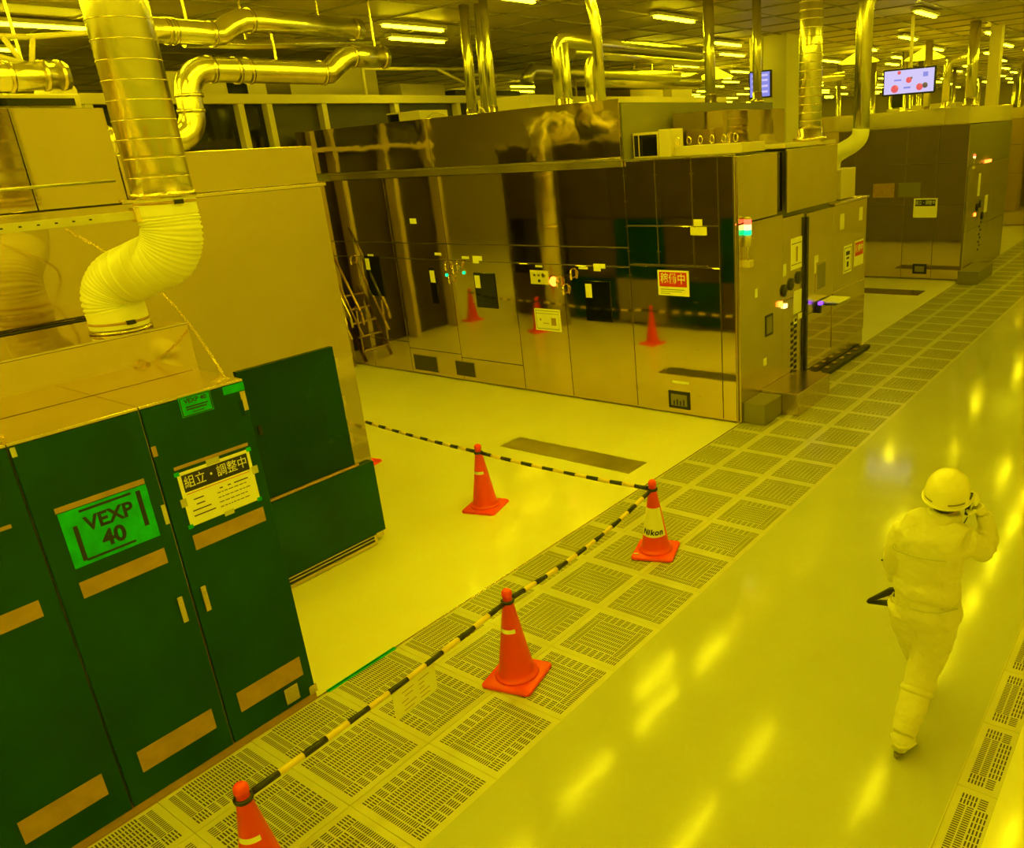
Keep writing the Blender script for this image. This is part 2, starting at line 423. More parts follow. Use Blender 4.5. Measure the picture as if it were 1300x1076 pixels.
# paper sign
sg = boxes('paper_sign', 'paper', [(XC + .0002, XC + .0036, 1.915, 2.355, 1.55, 1.885)], None)
tag(sg, 'white paper sign with a black title bar taped to the right green cabinet', 'sign')
boxes('title_bar', 'black', [(XC + .0037, XC + .0042, 1.935, 2.335, 1.76, 1.865)], sg)
text('組立・調整中', .078, 'paper', sg, Vector((XC + .0046, 2.135, 1.812)), RXP, bold=.0, sx=.83)
boxes('red_line', 'red', [(XC + .0037, XC + .004, 1.94, 2.33, 1.745, 1.749)], sg)
L = []
for k, (a, b) in enumerate(((1.97, 2.03), (1.98, 2.03), (1.95, 2.06), (1.95, 2.08))): L.append((a, b, 1.70 - k * .033, 1.707 - k * .033))
for k, (a, b) in enumerate(((2.13, 2.15), (2.18, 2.2), (2.22, 2.31))): L.append((a, b, 1.71, 1.717))
for k in range(4):
    a = 2.11
    while a < 2.29:
        w = random.uniform(.01, .03); L.append((a, a + w, 1.686 - k * .03, 1.691 - k * .03)); a += w + .006
boxes('print_lines', 'black', [(XC + .0037, XC + .0041, a, b, c, d) for a, b, c, d in L], sg, kind='stuff')
for a, c in ((1.90, 1.868), (2.34, 1.870), (1.90, 1.54), (2.335, 1.54)): boxes('tape_tab', 'greentape', [(XC + .0038, XC + .0048, a, a + .03, c, c + .025)], sg)
for a, b, c, d in ((2.09, 2.17, 1.87, 1.905), (2.345, 2.385, 1.72, 1.77), (1.895, 1.93, 1.68, 1.73), (2.12, 2.18, 1.53, 1.56)): boxes('tape_tab', 'plast', [(XC + .0038, XC + .0048, a, b, c, d)], sg)

# green trim on the floor beside the grate near the cabinets
t = boxes('floor_trim', 'greentape', [(XL - .016, XL + .02, 2.5, 3.1, .001, .004)], None); tag(t, 'short strip of green tape on the floor edge beside the grating', 'tape')

# ------------------------------------------------------------------ upright duct, hose, strut, chains
dx, dy = -5.07, 2.45
du = empty('upright_duct', (dx, dy, 3.37), 'thick upright steel duct rising to the ceiling above the white hose', 'duct')
bm = bmesh.new(); tube(bm, [(0, 0, 0), (0, 0, H - 3.37)], .165, 48); obj('pipe', bm, 'galv', du)
bm = bmesh.new(); lathe(bm, [(.168, -.01), (.177, -.01), (.177, .02), (.168, .02)], seg=48); obj('collar', bm, 'edge', du)
z = .10; k = 0
while z < H - 3.4:
    bm = bmesh.new(); rings(bm, [[Vector((r * math.cos(2 * PI * i / 48), r * math.sin(2 * PI * i / 48), zz)) for i in range(48)] for r, zz in ((.1645, z), (.169, z + .002), (.169, z + .005), (.1645, z + .007))], caps=False)
    obj('seam_ring', bm, 'edge', du); z += .102
ho = empty('flexible_hose', (-5.45, 2.18, 2.6), 'bent white corrugated exhaust hose between upright duct and steel box', 'hose')
P = [(-5.07, 2.45, 3.38), (-5.07, 2.45, 3.27), (-5.07, 2.445, 3.15), (-5.12, 2.40, 3.03), (-5.25, 2.31, 2.965), (-5.39, 2.22, 2.90), (-5.45, 2.18, 2.80), (-5.45, 2.18, 2.70), (-5.45, 2.18, 2.625)]
pts, rr = spline([Vector(p) for p in P], [.165] * len(P), 22)
rr = []
acc = 0
for i, p in enumerate(pts):
    if i: acc += (p - pts[i - 1]).length
    t_ = i / (len(pts) - 1)
    rr.append((.158 + .009 * (math.sin(acc * 2 * PI / .019) > 0)) if .14 < t_ < .84 else .165)
bm = bmesh.new(); tube(bm, [p - Vector((-5.45, 2.18, 2.6)) for p in pts], rr, 40); obj('corrugated_tube', bm, 'hose', ho)
for (cx, cy, cz) in ((-5.07, 2.45, 3.335), (-5.45, 2.18, 2.66)):
    bm = bmesh.new(); lathe(bm, [(.166, cz - 2.6 - .008), (.1705, cz - 2.6 - .006), (.1705, cz - 2.6 + .006), (.166, cz - 2.6 + .008)], cx + 5.45, cy - 2.18, 40); cb = obj('clamp_band', bm, 'brown' if cz < 3 else 'brown', ho)
    boxes('clamp_screw', 'black', [(cx + 5.45 + .155, cx + 5.45 + .18, cy - 2.18 - .03, cy - 2.18 + .02, cz - 2.6 - .012, cz - 2.6 + .012)], cb)
# slotted strut rail from duct to the left, and thin rod
st = empty('strut_rail', (-5.1, 2.2, 3.3), 'slotted steel strut rail reaching left from the hose collar', 'rail')
bm = bmesh.new(); box(bm, -.02, .02, -3.2, .08, -.045, -.0)
obj('channel', bm, 'galvdull', st)
boxes('slot', 'black', [(.0203, .0212, -3.15 + .085 * k, -3.135 + .085 * k, -.026, -.018) for k in range(36)], st, kind='stuff')
bm = bmesh.new(); tube(bm, [(.01, .02, .17), (-.02, -1.2, .16), (-.05, -3, .14)], .008, 8); obj('rod', bm, 'galvdull', st)
boxes('clamp', 'brass', [(-.02, .05, .06, .12, -.06, .02)], st, .004)

def chain(name, pts, label, r=.008, link=.028, mt='brass'):
    P, _ = spline([Vector(p) for p in pts], [0] * len(pts), 30)
    c = Vector(pts[0]); out = bmesh.new(); acc = 0; nxt = 0; flip = 0
    for a, b in zip(P, P[1:]):
        d = (b - a); L_ = d.length
        if L_ == 0: continue
        acc += L_
        if acc >= nxt:
            nxt += link * .72; flip ^= 1
            t = d.normalized(); n = t.orthogonal().normalized(); bb_ = t.cross(n)
            if flip: n, bb_ = bb_, n
            loop = []
            for k in range(10):
                an = 2 * PI * k / 10
                loop.append(a - c + t * math.cos(an) * link * .5 + n * math.sin(an) * r)
            nr = []
            for k in range(10):
                p = loop[k]; tt = (loop[(k + 1) % 10] - loop[k - 1]).normalized(); u = tt.cross(bb_).normalized()
                nr.append([out.verts.new(p + (u * math.cos(q * PI / 2) + bb_ * math.sin(q * PI / 2)) * .0028) for q in range(4)])
            for k in range(10):
                for q in range(4):
                    out.faces.new((nr[k][q], nr[(k + 1) % 10][q], nr[(k + 1) % 10][(q + 1) % 4], nr[k][(q + 1) % 4]))
    o = obj(name, out, mt); o.location = c; tag(o, label, 'chain'); return o
chain('steel_chain', [(-5.15, 1.93, 3.235), (-5.42, 2.17, 3.10), (-5.54, 2.42, 2.90), (-5.30, 2.47, 2.68), (-5.0, 2.44, 2.47), (-4.74, 2.38, 2.325)], 'thin brass coloured chain slanting from the strut to the cabinet top')
chain('steel_chain', [(-4.68, 2.28, 2.318), (-4.64, 2.33, 2.335), (-4.68, 2.37, 2.32), (-4.72, 2.32, 2.325), (-4.68, 2.30, 2.335), (-4.65, 2.34, 2.345)], 'small heap of chain on the right cabinet top corner')
chain('steel_chain', [(-4.66, 1.10, 2.33), (-4.72, 1.14, 2.36), (-4.68, 1.20, 2.34), (-4.74, 1.22, 2.33), (-4.70, 1.14, 2.35), (-4.64, 1.17, 2.37), (-4.72, 1.08, 2.34)], 'heap of chain on the cabinet tops at the left edge', .014, .045)

# ------------------------------------------------------------------ polished machine (side face y = 8.70, front x = -4.63)
YM = 8.70
A = empty('polished_machine', (-8, 11, 0), 'wide mirror polished steel machine across the bay behind the cones', 'machine', ws=True)
boxes('body', 'greybox', [(-6.2, -4.66, YM + .03, 11.66, .04, 3.26), (-6.2, -5.45, 11.66, 13.0, .04, 3.26), (-13.0, -6.2, YM + .03, 13.0, .04, 3.95)], A)
def mp(x0, x1, z0, z1, m='mirror', d=0.0, name='side_panel', g=.005):
    return boxes(name, m, [(x0 + g, x1 - g, YM - d, YM + .028 - d, z0 + g, z1 - g)], A, .003)
boxes('corner_trim', 'edge', [(-4.645, -4.632, YM - .004, YM + .03, .02, 3.27)], A, .002)
mp(-4.85, -4.648, .02, 3.27)
for a, b in ((-5.21, -4.85), (-5.73, -5.21), (-6.2, -5.73)):
    mp(a, b, 2.48, 3.27); mp(a, b, 1.98, 2.48)
mp(-6.2, -4.85, .02, 1.98)
boxes('drip_trim', 'edge', [(-6.15, -5.02, YM - .018, YM - .001, 1.985, 2.0)], A)
boxes('top_trim', 'edge', [(-6.2, -4.63, YM - .008, YM + .03, 3.272, 3.292)], A)
xs = [-13.0, -11.9, -10.9, -9.64, -8.3, -7.35, -6.2]
for a, b in zip(xs, xs[1:]):
    mp(a, b, 2.20, 3.20); mp(a, b, 1.95, 2.20); 
for a, b, z in ((-13, -11.9, 1.0), (-11.9, -10.9, .55), (-10.9, -9.64, .45), (-9.64, -8.3, .40), (-8.3, -7.35, .02), (-7.35, -6.2, .02)):
    mp(a, b, z, 1.95)
    if z > .1: mp(a, b, .02, z)
for a, b in ((-12.2, -9.65), (-9.65, -6.19)):
    mp(a, b, 3.32, 4.0, 'wavy', .05, 'hood_panel', .002)
mp(-13, -12.2, 3.32, 4.0, 'wavy', .0, 'hood_panel', .002)
boxes('hood_trim', 'edge', [(-12.2, -6.19, YM - .075, YM - .022, 3.285, 3.315)], A, .003)
mp(-12.2, -6.19, 3.20, 3.285, 'brushed', .045, 'hood_panel', .002)
# rows of rivets along the joints
bm = bmesh.new()
for x in (-4.86, -5.19, -5.23, -5.71, -5.75, -6.18, -6.22, -7.37, -8.28):
    z = .3
    while z < 3.2:
        box(bm, x - .006, x + .006, YM - .004, YM, z - .006, z + .006); z += .31
obj('rivet', bm, 'edge', A, kind='stuff')
def dark_window(x0, x1, z0, z1, tagw=True, m='glassblk'):
    w = boxes('inspection_window', m, [(x0, x1, YM - .012, YM - .001, z0, z1)], A, .002)
    if tagw: boxes('window_tag', 'paper', [(x0 + .02, x0 + .13, YM - .0145, YM - .0125, z1 - .23, z1 - .04)], w)
dark_window(-6.98, -6.54, 1.19, 1.745); dark_window(-9.12, -8.68, 1.25, 1.78)
dark_window(-11.7, -11.3, 1.3, 1.97); dark_window(-10.12, -9.98, 1.25, 1.82)
for a, b, z0, z1 in ((-10.82, -10.25, .08, .34), (-9.80, -9.37, .09, .33)):
    v = boxes('vent_opening', 'edge', [(a - .01, b + .01, YM - .006, YM - .001, z0 - .01, z1 + .01)], A)
    boxes('vent_screen', 'paintdk', [(a, b, YM - .008, YM - .0065, z0, z1)], v)
gz = boxes('gauge_frame', 'black', [(-5.68, -5.35, YM - .012, YM - .001, .09, .33)], A, .003)
boxes('gauge_glass', 'greybox', [(-5.64, -5.39, YM - .014, YM - .0125, .13, .29)], gz)
boxes('gauge_piping', 'black', [(-5.60 + .05 * k, -5.58 + .05 * k, YM - .018, YM - .0145, .14, .20 + .02 * (k % 2)) for k in range(4)], gz)
# handles / latches
def latch(x, z):
    bm = bmesh.new(); tube(bm, [(x, YM - .001, z + .06), (x, YM - .05, z + .05), (x, YM - .05, z - .05), (x, YM - .001, z - .06)], .009, 8)
    h = obj('latch', bm, 'brass', A)
    bm = bmesh.new(); tube(bm, [(x + .0, YM - .052, z + .03), (x + .01, YM - .075, z), (x, YM - .055, z - .08)], .016, 8, sub=4); obj('latch_lever', bm, 'brass', h)
for x, z in ((-9.66, 1.88), (-9.50, 1.83), (-9.62, 1.68), (-9.40, 1.90), (-7.42, 1.72), (-7.32, 1.62), (-7.16, 1.84), (-12.0, 1.9)): latch(x, z)
for x, z in ((-9.72, 1.72), (-9.33, 1.77)):
    bm = bmesh.new(); lathe(bm, [(.001, -.02), (.022, -.015), (.026, 0)], seg=12); o = obj('status_lamp', bm, 'ledg', A); o.matrix_basis = Matrix.Translation((x, YM - .002, z)) @ Matrix.Rotation(-PI / 2, 4, 'X')
def tagp(x0, x1, z0, z1, m='paper', name='paper_tag'): return boxes(name, m, [(x0, x1, YM - .003, YM - .001, z0, z1)], A)
for t in ((-9.93, -9.78, 2.02, 2.06), (-9.33, -9.18, 1.98, 2.02), (-9.1, -8.9, 1.96, 2.03), (-9.1, -8.98, 1.92, 1.96), (-7.06, -6.9, 1.90, 1.93), (-6.8, -6.6, 1.92, 1.98), (-6.8, -6.68, 1.88, 1.92),
          (-7.85, -7.72, 1.90, 1.93), (-11.6, -11.45, 1.96, 2.0), (-10.4, -10.25, 2.5, 2.58), (-5.62, -5.35, .44, .475)): tagp(*t)
tp = tagp(-5.25, -5.02, 2.37, 2.47, 'paperyel'); tagp(-5.2, -5.08, 2.48, 2.56, 'paperyel')
# control plate with e-stop
cp = boxes('switch_plate', 'paperyel', [(-7.96, -7.62, YM - .010, YM - .001, 1.66, 1.855)], A, .002)
for x, z, r in ((-7.87, 1.79, .022), (-7.79, 1.79, .022), (-7.70, 1.79, .035), (-7.79, 1.71, .022)):
    bm = bmesh.new(); lathe(bm, [(r, 0), (r, .012), (r * .7, .012), (.001, .012)], seg=12); o = obj('knob', bm, 'black' if r == .022 and z < 1.75 else 'edge', cp); o.matrix_basis = Matrix.Translation((x, YM - .010, z)) @ Matrix.Rotation(PI / 2, 4, 'X')
bm = bmesh.new(); lathe(bm, [(.07, 0), (.07, .01), (.03, .012), (.045, .05), (.001, .06)], seg=20); o = obj('emergency_button', bm, 'ledo', A); o.matrix_basis = Matrix.Translation((-7.53, YM - .002, 1.71)) @ Matrix.Rotation(PI / 2, 4, 'X')
# signs on the machine
s1 = boxes('operation_sign', 'paper', [(-5.76, -5.30, YM - .010, YM - .0002, 1.61, 1.93)], None); tag(s1, 'yellowish paper sign with a red title block on the polished machine by the corner', 'sign')
boxes('title_block', 'red', [(-5.735, -5.325, YM - .011, YM - .010, 1.725, 1.91)], s1)
text('稼働中', .145, 'paper', s1, Vector((-5.53, YM - .0125, 1.82)), RYN, bold=.001, sx=.87)
boxes('print_lines', 'black', [(-5.72, -5.36, YM - .011, YM - .0103, 1.685, 1.692), (-5.72, -5.40, YM - .011, YM - .0103, 1.66, 1.665), (-5.72, -5.58, YM - .011, YM - .0103, 1.635, 1.641)], s1, kind='stuff')
s2 = boxes('notice_sheet', 'paper', [(-7.95, -7.47, YM - .010, YM - .0002, .985, 1.305)], None); tag(s2, 'cream notice sheet with a thin black frame on the polished machine, low centre', 'sign')
boxes('print_border', 'black', [(-7.92, -7.50, YM - .0112, YM - .0103, 1.275, 1.281), (-7.92, -7.50, YM - .0112, YM - .0103, 1.235, 1.240), (-7.92, -7.50, YM - .0112, YM - .0103, 1.01, 1.017), (-7.925, -7.92, YM - .0112, YM - .0103, 1.01, 1.281), (-7.503, -7.50, YM - .0112, YM - .0103, 1.01, 1.281)], s2)
boxes('print_mark', 'brown', [(-7.64, -7.55, YM - .0112, YM - .0103, 1.07, 1.18), (-7.86, -7.83, YM - .0112, YM - .0103, 1.13, 1.16), (-7.80, -7.69, YM - .0112, YM - .0103, 1.09, 1.10)], s2)

# ------------------------------------------------------------------ control tower front of the machine (x = -4.63 .. -4.5)
XF = -4.63
B = empty('control_tower', (-4.8, 10.9, 0), 'satin steel control cabinet with gauges and notices facing the aisle', 'machine', ws=True)
def fp(y0, y1, z0, z1, m='brushed', d=.0, name='front_panel', g=.004, par=None, t=.028):
    return boxes(name, m, [(XF + .03 + d - t, XF + .03 + d, y0 + g, y1 - g, z0 + g, z1 - g)], par or B, .003)
boxes('body', 'greybox', [(XF - .025, XF + .001, 8.75, 11.66, .02, 2.42), (-5.40, XF + .001, 11.69, 13.1, .02, 2.42)], B)
fp(8.72, 9.78, 2.50, 3.26); fp(9.97, 11.66, 2.50, 3.28, 'brushed', .05)
boxes('slot_opening', 'glassblk', [(XF, XF + .012, 9.79, 9.96, 2.53, 3.25)], B)
fp(8.72, 9.95, .02, 2.49, g=.004); fp(9.95, 10.62, .02, 1.35); fp(9.95, 10.62, 1.35, 2.44)
boxes('black_strip', 'glassblk', [(XF + .03, XF + .075, 10.635, 10.70, .2, 2.38)], B, .003)
fp(10.72, 11.7, .02, 1.0, 'mirror'); fp(10.72, 11.7, 1.0, 2.42)
fp(11.7, 12.5, .02, 2.42); fp(12.5, 13.1, .02, 2.42); fp(11.7, 13.1, .30, 1.15, 'mirror', .012)
boxes('top_plate', 'brushed', [(-5.42, XF + .05, 11.7, 13.15, 2.421, 2.45)], B, .004)
boxes('side_block', 'paint', [(-5.3, XF + .05, 9.97, 11.66, 3.295, 3.345)], B, .004)
boxes('end_block', 'paint', [(-5.25, XF - .10, 12.3, 12.9, 2.46, 2.90)], B, .01)
for y, z in ((9.98, 1.55), (10.20, 1.60), (10.44, 1.65)):
    bm = bmesh.new(); lathe(bm, [(.085, 0), (.085, .02), (.07, .025), (.001, .025)], seg=20); o = obj('gauge', bm, 'glassblk', B); o.matrix_basis = Matrix.Translation((XF + .03, y, z - .06)) @ Matrix.Rotation(PI / 2, 4, 'Y')
boxes('alarm_lamp', 'ledo', [(XF + .031, XF + .06, 9.80, 9.90, 1.30, 1.37)], B, .01)
boxes('alarm_lamp', 'ledw', [(XF + .031, XF + .06, 9.95, 10.05, 1.25, 1.31)], B, .01)
boxes('display', 'black', [(XF + .031, XF + .036, 9.42, 9.64, .98, 1.26)], B)
boxes('display_glass', 'greybox', [(XF + .0365, XF + .038, 9.45, 9.61, 1.01, 1.23)], B)
def ft(y0, y1, z0, z1, m='paper', name='paper_tag', x=XF + .031): return boxes(name, m, [(x, x + .003, y0, y1, z0, z1)], B)
ft(10.30, 10.56, 1.10, 1.42); ft(9.96, 10.05, 1.68, 1.84); ft(9.13, 9.20, 1.55, 1.66); ft(9.36, 9.45, .60, .70); ft(10.30, 10.42, .96, 1.04); ft(10.46, 10.58, 1.0, 1.08)
ft(11.0, 11.14, 1.55, 1.8, 'paperyel'); ft(11.95, 12.12, 2.05, 2.28, 'paperyel'); ft(12.75, 12.9, 2.1, 2.3, 'paperyel')
L = []
for k in range(9): L += [(XF + .031, XF + .035, 10.22, 10.30, .28 + .085 * k, .325 + .085 * k), (XF + .031, XF + .035, 10.33, 10.41, .31 + .085 * k, .355 + .085 * k)]
boxes('vent_slot', 'black', L, B, kind='stuff')
boxes('monitor_window', 'edge', [(XF + .031, XF + .045, 11.05, 11.42, 1.27, 1.70)], B, .004)
boxes('monitor_glass', 'greybox', [(XF + .0455, XF + .048, 11.09, 11.38, 1.31, 1.66)], B)
# signs on the control tower
def fsign(y0, y1, z0, z1, label, title=None, m='paper'):
    x = XF + .0302
    s = boxes('notice_sheet', m, [(x, x + .003, y0, y1, z0, z1)], None); tag(s, label, 'sign')
    return s, x + .0032
s, x = fsign(10.20, 10.56, 1.72, 2.14, 'tall cream notice with a framed print beside the black strip')
boxes('print_border', 'black', [(x, x + .001, 10.22, 10.54, 2.06, 2.07), (x, x + .001, 10.22, 10.54, 1.78, 1.79)], s); boxes('print_mark', 'brown', [(x, x + .001, 10.36, 10.42, 1.82, 2.02)], s)
s, x = fsign(12.14, 12.48, 1.36, 1.78, 'cream notice with black lettering on the control cabinet, left of the red one')
boxes('print_border', 'black', [(x, x + .001, 12.17, 12.45, 1.74, 1.75), (x, x + .001, 12.17, 12.45, 1.39, 1.40), (x, x + .001, 12.17, 12.18, 1.39, 1.75), (x, x + .001, 12.44, 12.45, 1.39, 1.75), (x, x + .001, 12.23, 12.39, 1.63, 1.69), (x, x + .001, 12.25, 12.37, 1.57, 1.60), (x, x + .001, 12.27, 12.35, 1.45, 1.53)], s)
s, x = fsign(12.60, 13.0, 1.40, 1.80, 'paper notice with red title block at the far end of the control cabinet')
boxes('title_block', 'red', [(x, x + .001, 12.62, 12.98, 1.56, 1.77)], s)
text('稼働中', .13, 'paper', s, Vector((x + .002, 12.80, 1.665)), RXP, bold=.003, sx=.82)
# shelf with paper, violet lamp
sh = empty('fold_out_shelf', (XF + .15, 11.3, 1.1), 'small black fold-out shelf on the control cabinet, papers lying on it', 'shelf')
boxes('tray', 'black', [(-.12, .18, -.22, .35, -.01, .01)], sh, .004); boxes('bracket', 'black', [(-.12, -.06, -.2, -.14, -.14, -.01)], sh)
boxes('violet_lamp', 'ledp', [(-.06, -.0, -.30, -.22, .0, .05)], sh, .01)
pp = boxes('paper_sheets', 'paper', [(XF + .06, XF + .36, 11.15, 11.6, 1.112, 1.128)], None, .002); tag(pp, 'white paper sheets lying on the fold-out shelf', 'paper')
# steps and kick rail
s1_ = boxes('machine_step', 'brushed', [(-4.598, -4.07, 9.28, 10.35, 0.0, .30)], None, .006); tag(s1_, 'lit satin steel step block on the grating before the control cabinet', 'step')
s2_ = boxes('machine_step', 'greybox', [(-4.598, -4.30, 8.78, 9.27, 0.0, .27)], None, .006); tag(s2_, 'darker step block left against the machine corner', 'step')
kr = empty('kick_rail', (-4.56, 11.9, 0), 'black rail on the floor along the foot of the control cabinet', 'rail')
boxes('rail', 'black', [(-.03, .14, -1.3, 1.1, .0, .06)], kr, .004); boxes('roller', 'edge', [(.02, .08, -1.2 + .3 * k, -1.1 + .3 * k, .061, .085) for k in range(8)], kr, kind='stuff')
# signal tower
def signal(x, y, z, label, sc=1.0, kinds=('ledr', 'ledw', 'ledg')):
    t = empty('signal_light', (x, y, z), label, 'signal light')
    bm = bmesh.new(); tube(bm, [(0, 0, 0), (0, 0, .22 * sc)], .012 * sc, 10); obj('pole', bm, 'edge', t)
    boxes('bracket', 'paint', [(-.05 * sc, .05 * sc, -.05 * sc, .05 * sc, -.08 * sc, 0)], t, .004)
    bm = bmesh.new(); lathe(bm, [(.03 * sc, .16 * sc), (.04 * sc, .24 * sc), (.04 * sc, .30 * sc)], seg=16); obj('housing', bm, 'paint', t)
    for k, m in enumerate(reversed(kinds)):
        bm = bmesh.new(); lathe(bm, [(.045 * sc, (.302 + .06 * k) * sc), (.045 * sc, (.358 + .06 * k) * sc)], seg=16); obj('lamp_segment', bm, m, t)
    bm = bmesh.new(); lathe(bm, [(.045 * sc, (.302 + .06 * len(kinds)) * sc), (.03 * sc, (.33 + .06 * len(kinds)) * sc)], seg=16); obj('cap', bm, 'paint', t)
signal(-4.551, 8.86, 2.06, 'red and green signal tower on the near corner of the control cabinet')

# things on the roof of the machine
def pipe(name, pts, r, label, m='galvdull', cat='pipe', flange=True, seg=20, sub=0, ringsz=None, group=None):
    p = empty(name, pts[0], label, cat, group); o0 = Vector(pts[0])
    q = [Vector(v) - o0 for v in pts]
    bm = bmesh.new(); tube(bm, q, r, seg, sub=sub); obj('pipe', bm, m, p)
    if flange:
        bm = bmesh.new(); lathe(bm, [(r * 1.02, .0), (r * 1.5, .0), (r * 1.5, .04), (r * 1.1, .06), (r * 1.1, .16), (r * 1.0, .16)], seg=seg); obj('flange', bm, 'edge', p)
    if ringsz:
        for a in ringsz:
            # ring at fraction a of a straight run given by (index, t)
            i, t_ = a; c = q[i].lerp(q[i + 1], t_); d = (q[i + 1] - q[i]).normalized()
            bm = bmesh.new(); tube(bm, [c - d * .012, c + d * .012], r * 1.09, seg); obj('joint_ring', bm, 'edge', p)
    return p
def elbow(p0, p1, p2, rad, n=6):
    """quarter-bend points replacing corner p1"""
    p0, p1, p2 = map(Vector, (p0, p1, p2)); a = (p0 - p1).normalized() * rad; b = (p2 - p1).normalized() * rad
    return [tuple(p1 + a * (1 - math.sin(t)) + b * (1 - math.cos(t))) for t in [PI / 2 * k / n for k in range(n + 1)]]
ZT = 4.0
pipe('roof_pipe', [(-9.45, 9.4, 3.95), (-9.35, 9.4, H)], .075, 'upright steel pipe on the polished machine, leftmost of the roof pipes', 'galv')
pipe('roof_pipe', [(-9.28, 9.5, 3.95), (-9.18, 9.5, H)], .055, 'slimmer upright pipe touching the leftmost roof pipe', 'galv')
pipe('roof_pipe', [(-8.95, 9.35, 3.95), (-8.92, 9.35, H)], .062, 'single upright steel pipe right of the leftmost pair', 'galv')
pts = [(-7.75, 9.5, 3.95)] + elbow((-7.75, 9.5, 3.95), (-7.75, 9.5, 4.86), (-7.3, 12.5, 4.86), .14) + [(-7.9, 13.6, 4.86)]
pipe('roof_pipe', pts, .10, 'thick upright duct with its top bent back under the ceiling', 'galv')
pipe('roof_pipe', [(-7.57, 9.42, 3.95), (-7.57, 9.42, 4.80)], .055, 'thin pipe standing close to the bent duct')
pts = [(-7.12, 9.35, 3.95), (-7.12, 9.35, 4.35)] + elbow((-7.12, 9.35, 4.3), (-7.12, 9.35, 4.52), (-6.9, 9.8, 4.7), .10)
pipe('roof_pipe', pts, .072, 'short elbow pipe with bright bell foot on the machine roof', 'galv')
pts = [(-7.0, 9.4, 3.95), (-7.0, 9.4, 5.0), (-7.1, 9.35, H)]
pipe('roof_pipe', pts, .072, 'tall pipe right behind the short elbow pipe', 'galv', flange=False)
# low clutter on the roof
c_ = empty('roof_duct_box', (-10.8, 9.6, 3.95), 'low cream boxes and cable loops on the machine roof, left end', 'box')
boxes('box', 'paint', [(-.5, .3, -.3, .3, .0, .22)], c_, .01); boxes('dark_vent', 'glassblk', [(-.48, -.2, -.305, -.3, .02, .2)], c_)
cb = boxes('roof_box', 'paint', [(-10.1, -9.0, 10.2, 10.9, 3.95, 4.28)], None, .01); tag(cb, 'long low box on the machine roof behind the leftmost pipes', 'box')
cb = boxes('roof_box', 'paint', [(-8.6, -7.9, 9.7, 10.1, 3.95, 4.06)], None, .01); tag(cb, 'flat slab on the roof beside the bent duct foot', 'box')
for i, (x0, x1) in enumerate(((-10.2, -9.65), (-9.1, -8.95 + .1))):
    bm = bmesh.new(); tube(bm, [(x0, 9.1, 3.955), (x0 + .1, 9.1, 4.05), ((x0 + x1) / 2, 9.1, 4.10), (x1 - .05, 9.1, 4.05), (x1, 9.1, 3.955)], .012, 8, sub=5)
    o = obj('cable_loop', bm, 'paint'); tag(o, ['white cable arched over the machine roof, left of the pipes', 'smaller cable loop at the foot of the single pipe'][i], 'cable')
# roof of the lower right part: control box, hooks and dark screen
w = empty('roof_cabinet', (-5.95, 9.0, 3.29), 'small open cabinet on the machine roof with dark opening', 'cabinet')
boxes('frame', 'paint', [(-.22, .16, -.1, .3, 0, .30)], w, .004); boxes('dark_opening', 'glassblk', [(-.20, -.14, -.104, -.10, .02, .27), (-.12, .14, -.104, -.10, .02, .27)], w)
boxes('side_plate', 'paint', [(.17, .34, -.1, .2, 0, .32)], w, .004)
rl = empty('roof_rail', (-5.1, 9.1, 3.29), 'low rail with ring hooks along the machine roof edge', 'rail')
boxes('base', 'paint', [(-.55, .42, -.12, .5, 0, .11)], rl, .004)
for k in range(6):
    bm = bmesh.new(); loop = [(-.45 + .16 * k + .03 * math.cos(a), -.13, .17 + .045 * math.sin(a)) for a in [2 * PI * j / 12 for j in range(13)]]; tube(bm, loop, .006, 6, caps=False); obj('ring_hook', bm, 'brass', rl)
br = boxes('raised_housing', 'wavy', [(-6.1, -5.34, 9.75, 11.6, 3.295, 3.80)], None, .006); tag(br, 'raised brushed steel housing on the roof behind the ring hooks', 'housing')
# big ribbed duct and white elbow hose
bd = pipe('ribbed_duct', [(-4.78, 11.2, 3.347), (-4.78, 11.2, H)], .155, 'thick upright ribbed duct on top of the control cabinet', 'galv', 'duct', True, 32)
z = .25
while z < H - 3.4:
    bm = bmesh.new(); rings(bm, [[Vector((r * math.cos(2 * PI * i / 32), r * math.sin(2 * PI * i / 32), zz)) for i in range(32)] for r, zz in ((.1555, z), (.161, z + .004), (.161, z + .01), (.1555, z + .014))], caps=False)
    obj('seam_ring', bm, 'edge', bd); z += .105
pts = [(-4.98, 12.6, 2.905), (-4.96, 12.6, 3.06), (-4.84, 12.6, 3.16), (-4.68, 12.6, 3.24), (-4.58, 12.6, 3.34), (-4.56, 12.6, 3.46)]
eh = empty('elbow_hose', (-4.98, 12.6, 2.905), 'white bent hose right of the thick ribbed duct', 'hose')
bm = bmesh.new(); tube(bm, [Vector(p) - Vector((-4.98, 12.6, 2.905)) for p in pts], [.10, .115, .125, .125, .125, .125], 24, sub=5); obj('hose', bm, 'hose', eh)
pts = [(-4.27, 11.86, 3.44), (-4.27, 11.86, 4.75)] + elbow((-4.27, 11.86, 4.7), (-4.27, 11.86, 5.1), (-4.27, 13, 5.1), .15) + [(-4.27, 12.6, 5.1)]
ed = pipe('upright_pipe', [(-4.56, 12.6, 3.462), (-4.56, 12.6, 5.1), (-4.5, 12.65, 5.3), (-4.4, 12.75, H)], .12, 'upright duct feeding the white bent hose', 'galv', 'duct', False, 24)
